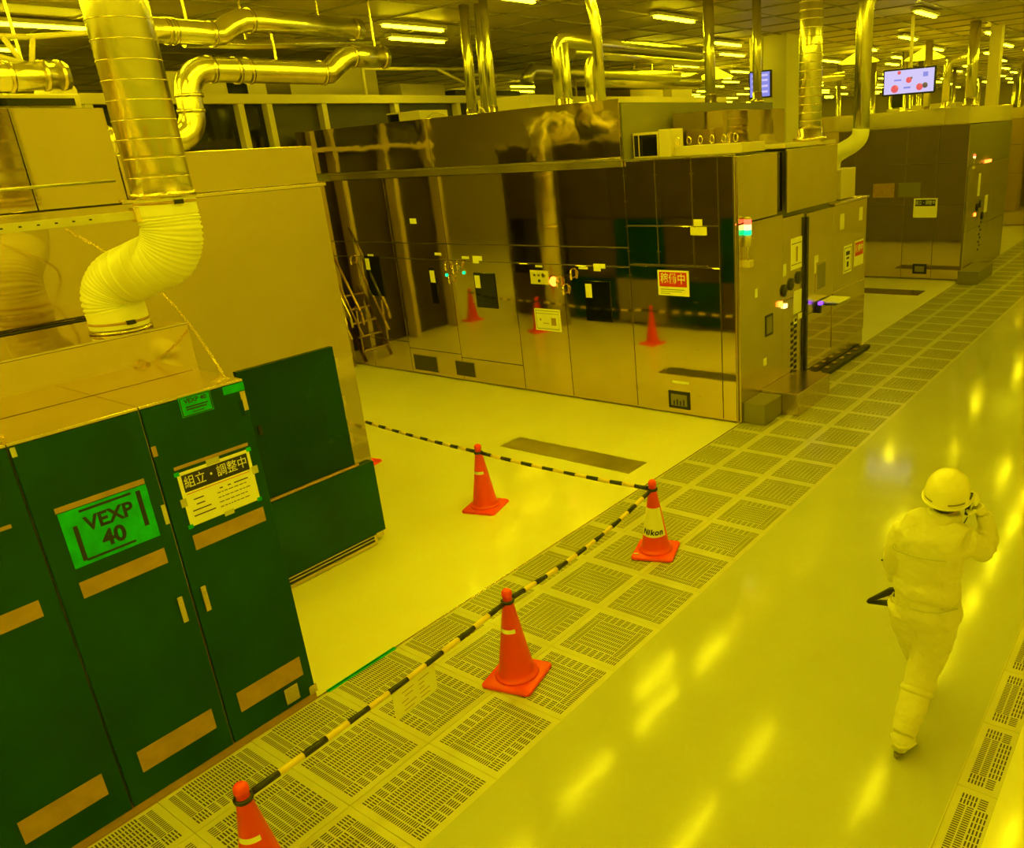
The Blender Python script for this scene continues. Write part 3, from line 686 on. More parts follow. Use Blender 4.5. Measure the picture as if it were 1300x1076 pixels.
# ------------------------------------------------------------------ second machine further up the aisle (side y = 19.6)
def far_machine(y0, label1, label2, tag_txt, depth=6.0, front=True, n=0):
    m = empty('polished_machine', (-8, y0 + 2, 0), label1, 'machine', ws=True)
    boxes('body', 'greybox', [(-13.0, -4.68, y0 + .03, y0 + 4.4, .04, 3.38)], m)
    xs_ = [-13, -11.5, -10, -8.6, -7.2, -6.0, -5.3, -4.66]
    for a, b in zip(xs_, xs_[1:]):
        for z0, z1 in ((.02, 1.7), (1.7, 2.6), (2.6, 3.4)):
            boxes('side_panel', 'mirror', [(a + .005, b - .005, y0, y0 + .028, z0 + .004, z1 - .004)], m, .003)
    boxes('hood_panel', 'brushed', [(-13, -5.2, y0 - .06, y0 - .01, 3.42, 3.75)], m, .004)
    boxes('drip_trim', 'edge', [(-13, -4.66, y0 - .02, y0 - .001, 3.40, 3.415)], m)
    boxes('roof_panel', 'paint', [(-13, -4.7, y0 + .03, y0 + 4.4, 3.40, 3.75)], m, .01)
    if front:
        f = empty('control_tower', (-4.7, y0 + 2.2, 0), label2, 'machine', ws=True)
        boxes('body', 'greybox', [(-4.66, -4.64, y0 + .02, y0 + 4.0, .02, 2.5)], f)
        for a, b in ((y0 + .02, y0 + 1.3), (y0 + 1.3, y0 + 2.4), (y0 + 2.4, y0 + 4.0)):
            for z0, z1 in ((.02, 1.1), (1.1, 2.5)):
                boxes('front_panel', 'brushed', [(-4.638, -4.61, a + .004, b - .004, z0 + .004, z1 - .004)], f, .003)
        boxes('vent_slot', 'black', [(-4.609, -4.604, y0 + 1.35 + (k % 2) * .12, y0 + 1.43 + (k % 2) * .12, .5 + .09 * k, .55 + .09 * k) for k in range(8)], f, kind='stuff')
        for y, z in ((y0 + 1.0, 1.55), (y0 + 1.25, 1.60), (y0 + 1.55, 1.3)):
            bm = bmesh.new(); lathe(bm, [(.09, 0), (.09, .025), (.001, .03)], seg=16); o = obj('gauge', bm, 'glassblk', f); o.matrix_basis = Matrix.Translation((-4.61, y, z)) @ Matrix.Rotation(PI / 2, 4, 'Y')
        boxes('alarm_lamp', 'ledo', [(-4.609, -4.59, y0 + .75, y0 + .87, 1.36, 1.44)], f, .01)
        boxes('paper_tag', 'paper', [(-4.609, -4.606, y0 + 1.7, y0 + 2.0, 1.35, 1.75)], f)
        boxes('paper_tag', 'paper', [(-4.609, -4.606, y0 + .9, y0 + 1.1, 1.8, 2.3)], f)
        boxes('step', 'greybox', [(-4.60, -4.15, y0 - .4, y0 + 1.0, .0, .28)], f, .006)
    return m
far_machine(19.6, 'second polished steel machine further up the aisle, past the control cabinet', 'distant control cabinet up the aisle with a red lamp on top', '')
s = boxes('operation_sign', 'paper', [(-5.78, -5.25, 19.585, 19.599, 1.42, 1.85)], None); tag(s, 'small paper sign with dark title bar on the second machine up the aisle', 'sign')
boxes('title_bar', 'black', [(-5.74, -5.29, 19.582, 19.5849, 1.68, 1.82)], s)
text('組立・調整中', .10, 'paper', s, Vector((-5.515, 19.580, 1.75)), RYN, sx=.75)
g = boxes('gauge_box', 'black', [(-5.72, -5.40, 19.58, 19.599, .13, .36)], None, .004); tag(g, 'small dark gauge window low on the second machine', 'gauge'); boxes('gauge_glass', 'greybox', [(-5.67, -5.45, 19.576, 19.5799, .18, .31)], g)
for i, (a, m) in enumerate(((-6.75, 'brown'), (-6.15, 'greybox'))):  # these two sheets imitate faint reflections in the steel by flat colour
    s = boxes('notice_sheet', m, [(a, a + .5, 19.585, 19.599, 1.88, 2.2)], None); tag(s, ['faint reddish notice on the second machine, left of its paper sign', 'faint brown notice above the paper sign of the second machine'][i], 'sign')
signal(-4.55, 19.7, 2.5, 'small red signal lamp on top of the distant control cabinet', .6, ('ledr', 'ledw'))
rb = boxes('beacon_strip', 'ledo', [(-4.668, -4.612, 21.2, 21.7, 2.498, 2.56)], None, .01); tag(rb, 'glowing orange beacon on the roof of the distant control cabinet', 'light')
p1 = boxes('service_column', 'paint', [(-4.95, -4.70, 22.0, 22.3, 3.751, H)], None, .01); tag(p1, 'pale square column rising behind the distant control cabinet', 'column')
far_machine(30.5, 'third polished machine far up the aisle near the right edge', 'small control cabinet far up the aisle near the right edge', '')
far_machine(41.4, 'fourth polished machine, barely seen at the end of the aisle', 'tiny control cabinet at the far end of the aisle', '')
# floor plates
fp1 = boxes('floor_plate', 'galvdull', [(-6.95, -4.96, 6.70, 7.07, .0005, .005)], None, .001); tag(fp1, 'long thin steel plate lying on the yellow floor behind the middle cone', 'plate')
fp2 = boxes('floor_plate', 'brushed', [(-6.6, -5.0, 17.6, 18.2, .0005, .005)], None, .001); tag(fp2, 'dull steel plate on the floor before the second machine', 'plate')

# ------------------------------------------------------------------ traffic cones
def cone(x, y, label, rz=0.0, sleeve=False, group=None):
    c = empty('traffic_cone', (x, y, 0), label, 'cone', group, rz)
    bm = bmesh.new()
    h = .19; b = .045
    def sq(s, z, r=.035):
        out = []
        for cx, cy, a0 in ((1, 1, 0), (-1, 1, 1), (-1, -1, 2), (1, -1, 3)):
            for k in range(5):
                a = (a0 + k / 4) * PI / 2; out.append(Vector((cx * (s - r) + r * math.cos(a), cy * (s - r) + r * math.sin(a), z)))
        return out
    rings(bm, [sq(h, 0), sq(h, .018), sq(h - .008, .026), sq(h - .05, .034)], smooth=False)
    obj('base', bm, 'cone', c, .002)
    bm = bmesh.new(); lathe(bm, [(.155, .033), (.150, .044), (.138, .052), (.128, .056), (.124, .075), (.030, .648), (.036, .655), (.037, .668), (.034, .690), (.024, .702), (.001, .705)], seg=40)
    obj('body', bm, 'cone', c)
    def band(z0, z1, m, a0=0, a1=2 * PI, nm='band', par=None, off=.0015):
        bm = bmesh.new(); n = 28; r = lambda z: .124 - (z - .075) * (.094 / .573) + off
        v = [[bm.verts.new((r(z) * math.cos(a), r(z) * math.sin(a), z)) for a in [a0 + (a1 - a0) * k / n for k in range(n + 1)]] for z in (z0, z1)]
        for k in range(n):
            f = bm.faces.new((v[0][k], v[0][k + 1], v[1][k + 1], v[1][k])); f.smooth = True
        return obj(nm, bm, m, par or c)
    cam_a = math.atan2(-y, -x) - rz
    if sleeve:
        sl = band(.19, .455, 'paper', cam_a - 2.2, cam_a + 1.05, 'paper_sleeve')
        r0 = .124 - (.235 - .075) * .164 + .004
        word = 'Nikon'; wid = (.052, .020, .040, .042, .040); a = cam_a - .58 - .06
        tot = sum(wid); adv = -.5 * tot - .012
        for ch, w_ in zip(word, wid):
            an = cam_a - .10 + (adv + w_ / 2) / r0; adv += w_
            p = Vector((r0 * math.cos(an), r0 * math.sin(an), .236))
            R = Euler((PI / 2 - .16, 0, an + PI / 2), 'XYZ')
            text(ch, .072, 'black', sl, p, R, bold=.0022, shear=.2, ext=.0008)
        boxes('sticker', 'paper', [(-.17, -.13, -.14, -.12, .0345, .036)], c)
    else:
        band(.395, .425, 'paper', cam_a - 1.3, cam_a + .35, 'white_sticker')
    bm = bmesh.new(); lathe(bm, [(.034, .612), (.046, .606), (.048, .622), (.036, .628)], seg=24); obj('bar_ring', bm, 'stripek', c)
    return c
cone(-3.556, 3.318, 'nearest orange cone, at the front left of the three on the grating', .25)
cone(-3.70, 5.33, 'orange cone with the white printed sleeve standing on the grating', .35, True)
cone(-5.81, 5.29, 'orange cone standing on the yellow floor, left of the sleeved cone', .3)
G = 'cones hidden behind the enclosure, seen mirrored'
cone(-8.10, 5.45, 'orange cone mirrored in the polished machine under its red titled sign', .2)
cone(-10.9, 5.40, 'orange cone mirrored behind the cream notice sheet', .5)
cone(-13.2, 5.0, 'orange cone mirrored at the left of the polished machine', .1)
cone(-3.45, 1.33, 'orange cone by the near end of the striped bar at the lower edge', .25)
# striped bars with end hoops
def bar(p0, p1, label, n=9, sag=.03, start=0):
    b = empty('striped_bar', p0, label, 'barrier bar')
    P0, P1 = Vector(p0), Vector(p1); L_ = (P1 - P0).length
    for k in range(n):
        t0, t1 = k / n, (k + 1) / n
        def at(t): return (P1 - P0) * t + Vector((0, 0, -sag * 4 * t * (1 - t)))
        r = .0165 if abs(t0 + .5 / n - .5) < .18 else .0185
        bm = bmesh.new(); tube(bm, [at(t0), at((t0 + t1) / 2), at(t1)], r, 14)
        obj('black_segment' if (k + start) % 2 == 0 else 'yellow_segment', bm, 'stripek' if (k + start) % 2 == 0 else 'stripey', b)
    return b
def off(a, b, d=.05):
    A_, B_ = Vector(a), Vector(b); u = (B_ - A_).normalized(); return tuple(A_ + u * d), tuple(B_ - u * d)
C1, C2, C3 = (-3.556, 3.318, .615), (-3.70, 5.33, .615), (-5.81, 5.29, .615)
bar(*off(C1, C2), 'striped bar from the nearest cone to the sleeved cone', 15, .06)
bar(*off(C2, C3), 'striped bar from the sleeved cone to the cone on the yellow floor', 15, .02)
bar(*off(C3, (-8.10, 5.45, .615)), 'striped bar running from the left cone behind the steel enclosure', 17, .02)
bar(*off((-3.45, 1.33, .615), C1), 'striped bar with the hanging card, lower left over the grating', 13, .02)
bar(*off((-8.1, 5.45, .615), (-10.9, 5.40, .615)), 'striped bar behind the enclosure, seen mirrored, right one', 17, .05)
bar(*off((-10.9, 5.40, .615), (-13.2, 5.0, .615)), 'striped bar behind the enclosure, seen mirrored, left one', 17, .05)
cdh = boxes('hanging_card', 'paper', [(-.0015, .0015, -.17, .17, -.20, .0)], None); cdh.location = (-3.508, 2.44, .575); cdh.rotation_euler = (0.02, .05, .06)
tag(cdh, 'pale paper card hanging from the striped bar over the grating', 'card')
L = []
for k in range(5):
    a = -.12 + random.uniform(0, .04)
    L.append((.0016, .0022, a, a + random.uniform(.04, .1), -.045 - .032 * k, -.040 - .032 * k))
    L.append((.0016, .0022, .03, .03 + random.uniform(.03, .09), -.045 - .032 * k, -.040 - .032 * k))
boxes('print_lines', 'brown', L, cdh, kind='stuff')

# ------------------------------------------------------------------ person
pe = empty('person', (-1.02, 4.15, 0), 'person in white cleanroom suit and helmet walking away, phone at right ear', 'person', ws=True)
def hull(parts, name, m, vox=.011, par=None, smooth=4, folds=None):
    bm = bmesh.new()
    for p in parts: p(bm)
    o = obj(name, bm, m, par or pe)
    r = o.modifiers.new('remesh', 'REMESH'); r.mode = 'VOXEL'; r.voxel_size = vox; r.use_smooth_shade = True
    s_ = o.modifiers.new('smooth', 'SMOOTH'); s_.factor = .6; s_.iterations = smooth
    if folds:
        tx = bpy.data.textures.new('folds', 'CLOUDS'); tx.noise_scale = folds[1]
        d = o.modifiers.new('folds', 'DISPLACE'); d.texture = tx; d.strength = folds[0]; d.mid_level = .5
    return o
def T(pts, r, ell=None, sub=5): return lambda bm: tube(bm, pts, r, 20, sub=sub, ell=ell)
def ball(c, r, e=(1, 1, 1)):
    def f(bm):
        v = bmesh.ops.create_uvsphere(bm, u_segments=20, v_segments=14, radius=r)['verts']
        for q in v: q.co = Vector((q.co.x * e[0], q.co.y * e[1], q.co.z * e[2])) + Vector(c)
    return f
# body facing +y, slightly turned to its right; x positions read from the walk
suit = [
    # torso: waist to neck (elliptic sections)
    T([(-1.005, 4.12, .86), (-1.010, 4.11, .96), (-1.010, 4.09, 1.06), (-1.010, 4.08, 1.18), (-1.005, 4.07, 1.30), (-1.000, 4.07, 1.40), (-0.995, 4.075, 1.46), (-0.980, 4.09, 1.50)],
      [.165, .168, .158, .162, .178, .182, .14, .08], ell=(1.08, .72)),
    T([(-1.13, 4.07, 1.40), (-1.000, 4.07, 1.43), (-0.830, 4.06, 1.40)], [.085, .095, .085]),
    ball((-1.005, 4.13, .90), .175, (1.05, .85, .8)),
    # blouse gathered above the waist seam
    T([(-1.010, 4.09, 1.03), (-1.010, 4.085, 1.10)], [.172, .174], ell=(1.06, .74), sub=2),
    # right leg, trailing
    T([(-.965, 4.13, .90), (-.975, 4.17, .72), (-1.00, 4.19, .56), (-1.02, 4.17, .46), (-1.025, 4.13, .36), (-1.03, 4.11, .31)], [.128, .122, .105, .095, .088, .082]),
    # left leg, forward
    T([(-1.115, 4.13, .90), (-1.12, 4.22, .72), (-1.12, 4.32, .55), (-1.11, 4.38, .44), (-1.10, 4.41, .34)], [.122, .115, .098, .09, .085]),
    # left arm hanging
    T([(-1.135, 4.07, 1.40), (-1.180, 4.06, 1.30), (-1.200, 4.08, 1.18), (-1.210, 4.14, 1.08), (-1.210, 4.19, 1.01)], [.08, .072, .062, .056, .045]),
    # right arm raised: upper arm out and forward, forearm folded up to the ear
    T([(-.84, 4.06, 1.40), (-.80, 4.12, 1.36), (-.765, 4.19, 1.31), (-.755, 4.215, 1.30)], [.082, .076, .066, .060]),
    T([(-.755, 4.215, 1.30), (-.75, 4.22, 1.38), (-.765, 4.20, 1.47), (-.78, 4.185, 1.525)], [.060, .056, .048, .040]),
]
body = hull(suit, 'suit', 'coat', .012, folds=(.030, .085), smooth=4)
# yoke and back seams, belt seam
bm = bmesh.new(); tube(bm, [(-1.175, 4.001, 1.335), (-1.16, 3.941, 1.325), (-1.05, 3.924, 1.32), (-.94, 3.941, 1.315), (-.875, 3.981, 1.31)], .003, 6, sub=4); obj('yoke_seam', bm, 'plast', pe)
bm = bmesh.new(); tube(bm, [(-1.185, 4.056, .99), (-1.17, 3.971, .985), (-1.05, 3.941, .985), (-.93, 3.966, .985), (-0.835, 4.056, .99)], .0045, 6, sub=4); obj('waist_seam', bm, 'plast', pe)
# boots
def boot(ax, ay, az, kx, ky, kz, heel):
    fx, fy = ax, ay
    pr_ = [T([(kx, ky, kz), ((kx + ax) / 2, (ky + ay) / 2, (kz + az) / 2 + .02), (ax, ay, az + .04)], [.088, .082, .066]),
           T([(fx - .01, fy - .045, .045 + heel), (fx - .01, fy + .02, .05 + heel * .7), (fx - .015, fy + .10, .045 + heel * .2), (fx - .02, fy + .17, .035)], [.046, .052, .048, .034]),
           ball((ax, ay - .005, az + .0), .066, (1, 1, .8))]
    b = hull(pr_, 'boot', 'coat', .009, folds=(.012, .05), smooth=3)
    bm = bmesh.new()
    out = []
    for z, s_ in ((0, 1), (.014, 1)):
        r = []
        for k in range(24):
            a = 2 * PI * k / 24; yy = math.sin(a); xx = math.cos(a)
            r.append(Vector((fx - .012 + .043 * xx * (1 - .15 * (yy < 0)), fy + .06 + .145 * yy, z + max(0, heel * (.5 - .5 * yy - .25)) * 1.0)))
        out.append(r)
    rings(bm, out, smooth=False); obj('sole', bm, 'greybox', b)
    bm = bmesh.new(); d = Vector((kx - ax, ky - ay, kz - az)).normalized(); c = Vector((kx, ky, kz))
    tube(bm, [c - d * .03, c - d * .01, c + d * .012], [.090, .096, .088], 20); obj('boot_cuff', bm, 'coat', b)
    bm = bmesh.new(); c = Vector((ax, ay, az)); tube(bm, [c + Vector((-.07, 0, .0)), c + Vector((0, -.072, -.01)), c + Vector((.07, 0, .0)), c + Vector((0, .07, .01)), c + Vector((-.07, 0, .0))], .011, 8, sub=4, caps=False); obj('ankle_strap', bm, 'coat', b)
    return b
boot(-1.045, 3.93, .11, -1.028, 4.10, .36, .035)
boot(-1.10, 4.50, .10, -1.10, 4.42, .36, .0)
# head: neck, hood, face, hair, helmet (looks towards +y, a little down to the phone)
hx, hy, hz = -.955, 4.13, 1.60
head = hull([ball((hx, hy, hz), .092, (.86, 1.05, 1.18)), T([(hx, hy - .02, hz - .07), (hx - .01, hy - .03, hz - .16)], [.058, .062], sub=2),
             ball((hx + .0, hy + .095, hz - .012), .018, (.8, 1.2, 1.3)), ball((hx, hy + .07, hz - .07), .035, (1, 1, .8)),
             ball((hx + .082, hy + .0, hz - .015), .022, (.4, .8, 1.25)), ball((hx - .082, hy + .0, hz - .015), .022, (.4, .8, 1.25))], 'head', 'skin', .006, smooth=2)
for sx_ in (-1, 1):
    bm = bmesh.new(); ball((hx + sx_ * .032, hy + .088, hz + .012), .011)(bm); obj('eye', bm, 'paper', head)
bm = bmesh.new(); tube(bm, [(hx - .022, hy + .094, hz - .052), (hx, hy + .100, hz - .054), (hx + .022, hy + .094, hz - .052)], .004, 6, sub=3); obj('mouth', bm, 'red', head)
hull([ball((hx, hy - .018, hz + .015), .094, (.90, 1.02, 1.05))], 'hair', 'hair', .008, par=head, smooth=1)
hull([T([(hx - .012, hy - .02, hz - .165), (hx - .005, hy - .028, hz - .115), (hx, hy - .022, hz - .065)], [.105, .094, .090], ell=(1, 1.0))], 'hood_collar', 'coat', .008, folds=(.012, .04))
bm = bmesh.new(); tube(bm, [(hx - .10, hy - .02, hz - .150), (hx - .06, hy - .10, hz - .145), (hx + .01, hy - .125, hz - .15), (hx + .075, hy - .085, hz - .155), (hx + .1, hy, hz - .16)], .004, 6, sub=4); obj('collar_seam', bm, 'greybox', pe)
bm = bmesh.new()
prof = [(.132, .030), (.134, .038), (.128, .046), (.127, .060), (.125, .085), (.117, .115), (.10, .145), (.072, .168), (.036, .180), (.002, .184)]
rings(bm, [[Vector((r * .90 * math.cos(2 * PI * k / 40), r * 1.03 * math.sin(2 * PI * k / 40), z)) for k in range(40)] for r, z in prof])
he = obj('helmet', bm, 'helmet', pe); he.matrix_basis = Matrix.Translation((hx, hy - .005, hz - .018)) @ Matrix.Rotation(.10, 4, 'X') @ Matrix.Rotation(.06, 4, 'Y')
bm = bmesh.new(); rings(bm, [[Vector((r * .90 * math.cos(2 * PI * k / 40), r * 1.03 * math.sin(2 * PI * k / 40) + (.03 if z < .035 and math.sin(2 * PI * k / 40) > .5 else 0), z)) for k in range(40)] for r, z in ((.128, .022), (.141, .024), (.141, .031), (.128, .034))]); obj('brim', bm, 'helmet', he)
bm = bmesh.new()
for a0, a1 in ((-2.55, -1.95), (-1.25, -.45)):
    n = 10; v = [[bm.verts.new((.1305 * .90 * math.cos(a), .1305 * 1.03 * math.sin(a), z)) for a in [a0 + (a1 - a0) * k / n for k in range(n + 1)]] for z in (.046, .056)]
    for k in range(n): bm.faces.new((v[0][k], v[0][k + 1], v[1][k + 1], v[1][k]))
obj('helmet_print', bm, 'greybox', he, kind='stuff')
bm = bmesh.new(); tube(bm, [(hx - .088, hy + .06, hz + .01), (hx - .092, hy - .02, hz + .01), (hx - .05, hy - .10, hz + .0), (hx + .05, hy - .10, hz + .0), (hx + .092, hy - .02, hz + .01), (hx + .088, hy + .06, hz + .01)], .007, 6, sub=4); obj('goggle_strap', bm, 'hair', pe)
# gloves: palm and five fingers
def hand(name, palm, wrist, fingers, thumb, par=pe):
    pts = [T([wrist, ((wrist[0] + palm[0]) / 2, (wrist[1] + palm[1]) / 2, (wrist[2] + palm[2]) / 2), palm], [.030, .034, .036], ell=(1, .75))]
    for f in fingers: pts.append(T(f, [.0105, .0100, .0095, .008][:len(f)], sub=4))
    pts.append(T(thumb, [.0125, .011, .009], sub=4))
    return hull(pts, name, 'glove', .0045, smooth=2)
# left hand holds the black folder beside the hip
hand('left_glove', (-1.218, 4.20, .965), (-1.215, 4.19, 1.03),
     [[(-1.230 + .004 * k, 4.165 + .022 * k, .945), (-1.248 + .004 * k, 4.165 + .022 * k, .915 - .004 * (k % 3)), (-1.238 + .003 * k, 4.168 + .022 * k, .885), (-1.218, 4.17 + .022 * k, .88)] for k in range(4)],
     [(-1.202, 4.165, .965), (-1.188, 4.155, .935), (-1.198, 4.16, .905)])
# right hand holds the phone at the ear
hand('right_glove', (-.805, 4.165, 1.565), (-.78, 4.185, 1.525),
     [[(-0.805, 4.19 - .02 * k, 1.585), (-0.822, 4.20 - .021 * k, 1.615 - .004 * k), (-0.840, 4.195 - .021 * k, 1.625 - .006 * k), (-0.852, 4.185 - .02 * k, 1.612 - .004 * k)] for k in range(4)],
     [(-0.805, 4.13, 1.56), (-0.828, 4.115, 1.545), (-0.850, 4.125, 1.555)])
ph = boxes('phone', 'black', [(-.009, .009, -.026, .026, -.06, .065)], None, .004); ph.location = (-0.848, 4.155, 1.575); ph.rotation_euler = (.25, .12, 0); tag(ph, 'small dark phone held to the right ear under the helmet', 'phone')
bm = bmesh.new(); tube(bm, [(-0.848, 4.15, 1.50), (-0.860, 4.08, 1.46), (-0.865, 4.05, 1.42)], .003, 6, sub=3); obj('phone_cord', bm, 'black', pe)
# black triangular folder
fo = bmesh.new()
def tri(pts, y0, y1, bm):
    a = [[bm.verts.new((x, y, z)) for x, z in pts] for y in (y0, y1)]
    n = len(pts)
    bm.faces.new(a[0]); bm.faces.new(list(reversed(a[1])))
    for i in range(n): bm.faces.new((a[0][i], a[0][(i + 1) % n], a[1][(i + 1) % n], a[1][i]))
for q in (((-.115, -.075), (-.10, -.06), (.01, .035), (.035, .045), (.04, .02), (.015, -.005), (-.075, -.062)), ((-.115, -.075), (-.10, -.085), (.05, -.075), (.06, -.04), (.0, -.052)), ((.035, .045), (.04, .02), (.025, -.05), (.05, -.075), (.075, -.03), (.06, .03))): tri(q, -.015, .015, fo)
fo = obj('folder', fo, 'black', None, .002); fo.location = (-1.25, 4.15, .915); fo.rotation_euler = (0, 0, .15); tag(fo, 'black triangular folder held in the left gloved hand', 'folder')
ab = bmesh.new(); tube(ab, [(-1.245, 4.045, 1.185), (-1.255, 4.08, 1.165), (-1.250, 4.12, 1.15)], .018, 8, sub=3, ell=(1, .4)); obj('armband', ab, 'black', pe)

# ------------------------------------------------------------------ steel stair beside the polished machine
sr = empty('steel_stair', (-12, 8.2, 0), 'steep steel stair with bright tube handrails left of the polished machine', 'stair', ws=True)
def tb(name, pts, r, m='edge', par=None, sub=0, seg=8):
    bm = bmesh.new(); tube(bm, pts, r, seg, sub=sub); return obj(name, bm, m, par)
for yy in (8.0, 8.58):
    bm = bmesh.new(); tube(bm, [(-12.33, yy, .02), (-12.94, yy, 1.3)], .06, 4, ell=(1, .35), smooth=False); obj('stringer', bm, 'brushed', sr)
for k in range(5):
    x = -12.43 - .105 * k; z = .22 + .24 * k
    boxes('tread', 'brushed', [(x - .08, x + .08, 8.03, 8.55, z - .015, z + .015)], sr, .003)
for yy in (8.0, 8.58):
    tb('handrail', [(-12.2, yy, .72), (-12.22, yy, .92), (-12.94, yy, 2.35)], .024, 'brass', sr)
    tb('mid_rail', [(-12.28, yy, .50), (-12.94, yy, 1.85)], .018, 'brass', sr)
    for x, z in ((-12.36, .10), (-12.75, .9)): tb('rail_post', [(x, yy, z), (x, yy, z + .95)], .016, 'edge', sr)

# ------------------------------------------------------------------ overhead ducts, upper left
def rings_on(q, r, par, at):
    for c, d in at:
        c, d = Vector(c), Vector(d).normalized()
        bm = bmesh.new(); tube(bm, [c - d * .02, c + d * .02], r * 1.09, 24); obj('joint_ring', bm, 'edge', par)
XD = -9.5
d1 = empty('overhead_duct', (XD, 6, 4.5), 'shiny steel duct bending up from the enclosure, lower of two overhead ducts', 'duct', ws=True)
pts = [(XD, 4.15, 3.84), (XD, 4.65, 3.82)] + elbow((XD, 4.6, 3.82), (XD, 5.12, 3.84), (XD, 5.12, 4.2), .26) + elbow((XD, 5.12, 4.2), (XD, 5.16, 4.56), (XD, 5.8, 4.55), .26) + [(XD, 6.85, 4.55), (XD, 7.0, 4.56), (XD, 7.15, 4.66), (XD, 7.3, 4.75), (XD, 7.45, 4.77), (XD, 7.95, 4.77)]
bm = bmesh.new(); tube(bm, pts, .135, 28); obj('pipe', bm, 'galv', d1)
rings_on(None, .135, d1, [((XD, 5.12, 4.12), (0, 0, 1)), ((XD, 5.14, 4.28), (0, 0, 1)), ((XD, 5.45, 4.555), (0, 1, 0)), ((XD, 5.9, 4.55), (0, 1, 0)), ((XD, 5.75, 4.55), (0, 1, 0)), ((XD, 6.9, 4.55), (0, 1, 0)), ((XD, 7.4, 4.77), (0, 1, 0)), ((XD, 7.88, 4.77), (0, 1, 0)), ((XD, 4.2, 3.84), (0, 1, 0))])
d2 = empty('overhead_duct', (XD, 6, 5.0), 'upper horizontal steel duct with an offset bend under the ceiling', 'duct', ws=True)
pts = [(XD, 4.62, 4.92), (XD, 5.5, 4.92), (XD, 5.65, 4.93), (XD, 5.8, 5.02), (XD, 5.95, 5.08), (XD, 6.1, 5.09), (XD, 7.6, 5.09)]
bm = bmesh.new(); tube(bm, pts, .125, 28); obj('pipe', bm, 'galv', d2)
rings_on(None, .125, d2, [((XD, 5.05, 4.92), (0, 1, 0)), ((XD, 5.12, 4.92), (0, 1, 0)), ((XD, 5.55, 4.92), (0, 1, 0)), ((XD, 6.05, 5.09), (0, 1, 0)), ((XD, 7.5, 5.09), (0, 1, 0))])
for yy, zz in ((5.3, 4.92), (7.0, 5.09)): boxes('hanger', 'edge', [(XD - .01, XD + .01, yy - .01, yy + .01, zz + .12, H)], d2)
boxes('hanger', 'edge', [(XD - .01, XD + .01, 6.29, 6.31, 4.68, 4.963)], d1); boxes('hanger', 'edge', [(XD - .01, XD + .01, 7.79, 7.81, 4.9, H)], d1)
d3 = empty('overhead_duct', (-9.8, 6, 4.85), 'thin steel duct slanting behind the two overhead ducts', 'duct', ws=True)
bm = bmesh.new(); tube(bm, [(-10.2, 5.6, 4.92), (-10.2, 6.4, 4.93), (-9.9, 8.2, 5.02)], .06, 16); obj('pipe', bm, 'galv', d3)
boxes('hanger', 'edge', [(-10.21, -10.19, 6.39, 6.41, 4.98, H)], d3)
d4 = empty('overhead_duct', (-9.5, 3.7, 4.45), 'short steel duct stub with bright clamp rings at the upper left edge', 'duct', ws=True)
bm = bmesh.new(); tube(bm, [(-9.5, 2.6, 4.40), (-9.5, 3.45, 4.44), (-9.5, 3.95, 4.46)], [.13, .13, .13], 24); obj('pipe', bm, 'galv', d4)
rings_on(None, .13, d4, [((-9.5, 3.75, 4.455), (0, 1, 0)), ((-9.5, 3.9, 4.46), (0, 1, 0)), ((-9.5, 3.45, 4.44), (0, 1, 0))])
boxes('hanger', 'edge', [(-9.51, -9.49, 3.59, 3.61, 4.5, H)], d4)
tr = empty('ceiling_truss', (-10, 3.6, 4.8), 'cream tube truss frame under the ceiling at the upper left', 'frame', ws=True)
for i, q in enumerate([[(-9.5, 2.4, 4.76), (-9.5, 3.7, 4.79)], [(-9.5, 3.7, 4.79), (-9.5, 4.6, 4.90)], [(-9.5, 2.9, 4.76), (-9.5, 3.65, 4.55)], [(-9.5, 3.75, 4.79), (-9.5, 3.68, 4.56)], [(-9.5, 3.5, 4.78), (-9.5, 3.6, 4.56)], [(-9.5, 3.0, 4.76), (-9.5, 3.0, H)], [(-9.5, 4.4, 4.88), (-9.5, 4.4, H)]]): tb('truss_tube', q, .025, 'paint', tr)
wb = boxes('white_hood', 'paint', [(-10.55, -9.9, 4.0, 4.2, 4.02, 4.42)], None, .05); tag(wb, 'pale sloped hood behind the short duct stub at upper left', 'hood')
boxes('stand', 'paintdk', [(-10.45, -10.0, 4.05, 4.15, 3.602, 4.02)], wb)

# vertical ringed duct on the hidden side of the enclosure (seen mirrored)
md = empty('side_duct', (-10.9, 4.7, 0), 'ringed steel duct with a round top bend, seen mirrored in the polished machine', 'duct', ws=True)
pts = [(-10.9, 4.75, .0), (-10.9, 4.75, 3.2)] + elbow((-10.9, 4.75, 3.2), (-10.9, 4.75, 3.85), (-10.9, 4.2, 3.9), .32) + [(-10.9, 4.2, 3.87), (-10.9, 3.6, 3.87)]
bm = bmesh.new(); tube(bm, pts, .24, 28); obj('pipe', bm, 'galv', md)
rings_on(None, .24, md, [((-10.9, 4.75, z), (0, 0, 1)) for z in (1.0, 2.0, 3.0, 3.4)])
gl = empty('status_lights', (-14.3, 5.0, 3.2), 'cluster of green status lights mirrored high in the polished machine', 'light', ws=True)
boxes('board', 'black', [(-14.5, -14.1, 4.98, 5.0, 2.9, 3.4)], gl)
boxes('pole', 'paintdk', [(-14.32, -14.28, 4.9, 4.979, 0, 3.4)], gl)
for a, z in ((-14.38, 3.3), (-14.25, 3.2), (-14.35, 3.05), (-14.2, 3.0)): boxes('lamp_dot', 'ledg', [(a, a + .05, 5.001, 5.02, z, z + .05)], gl, .01)

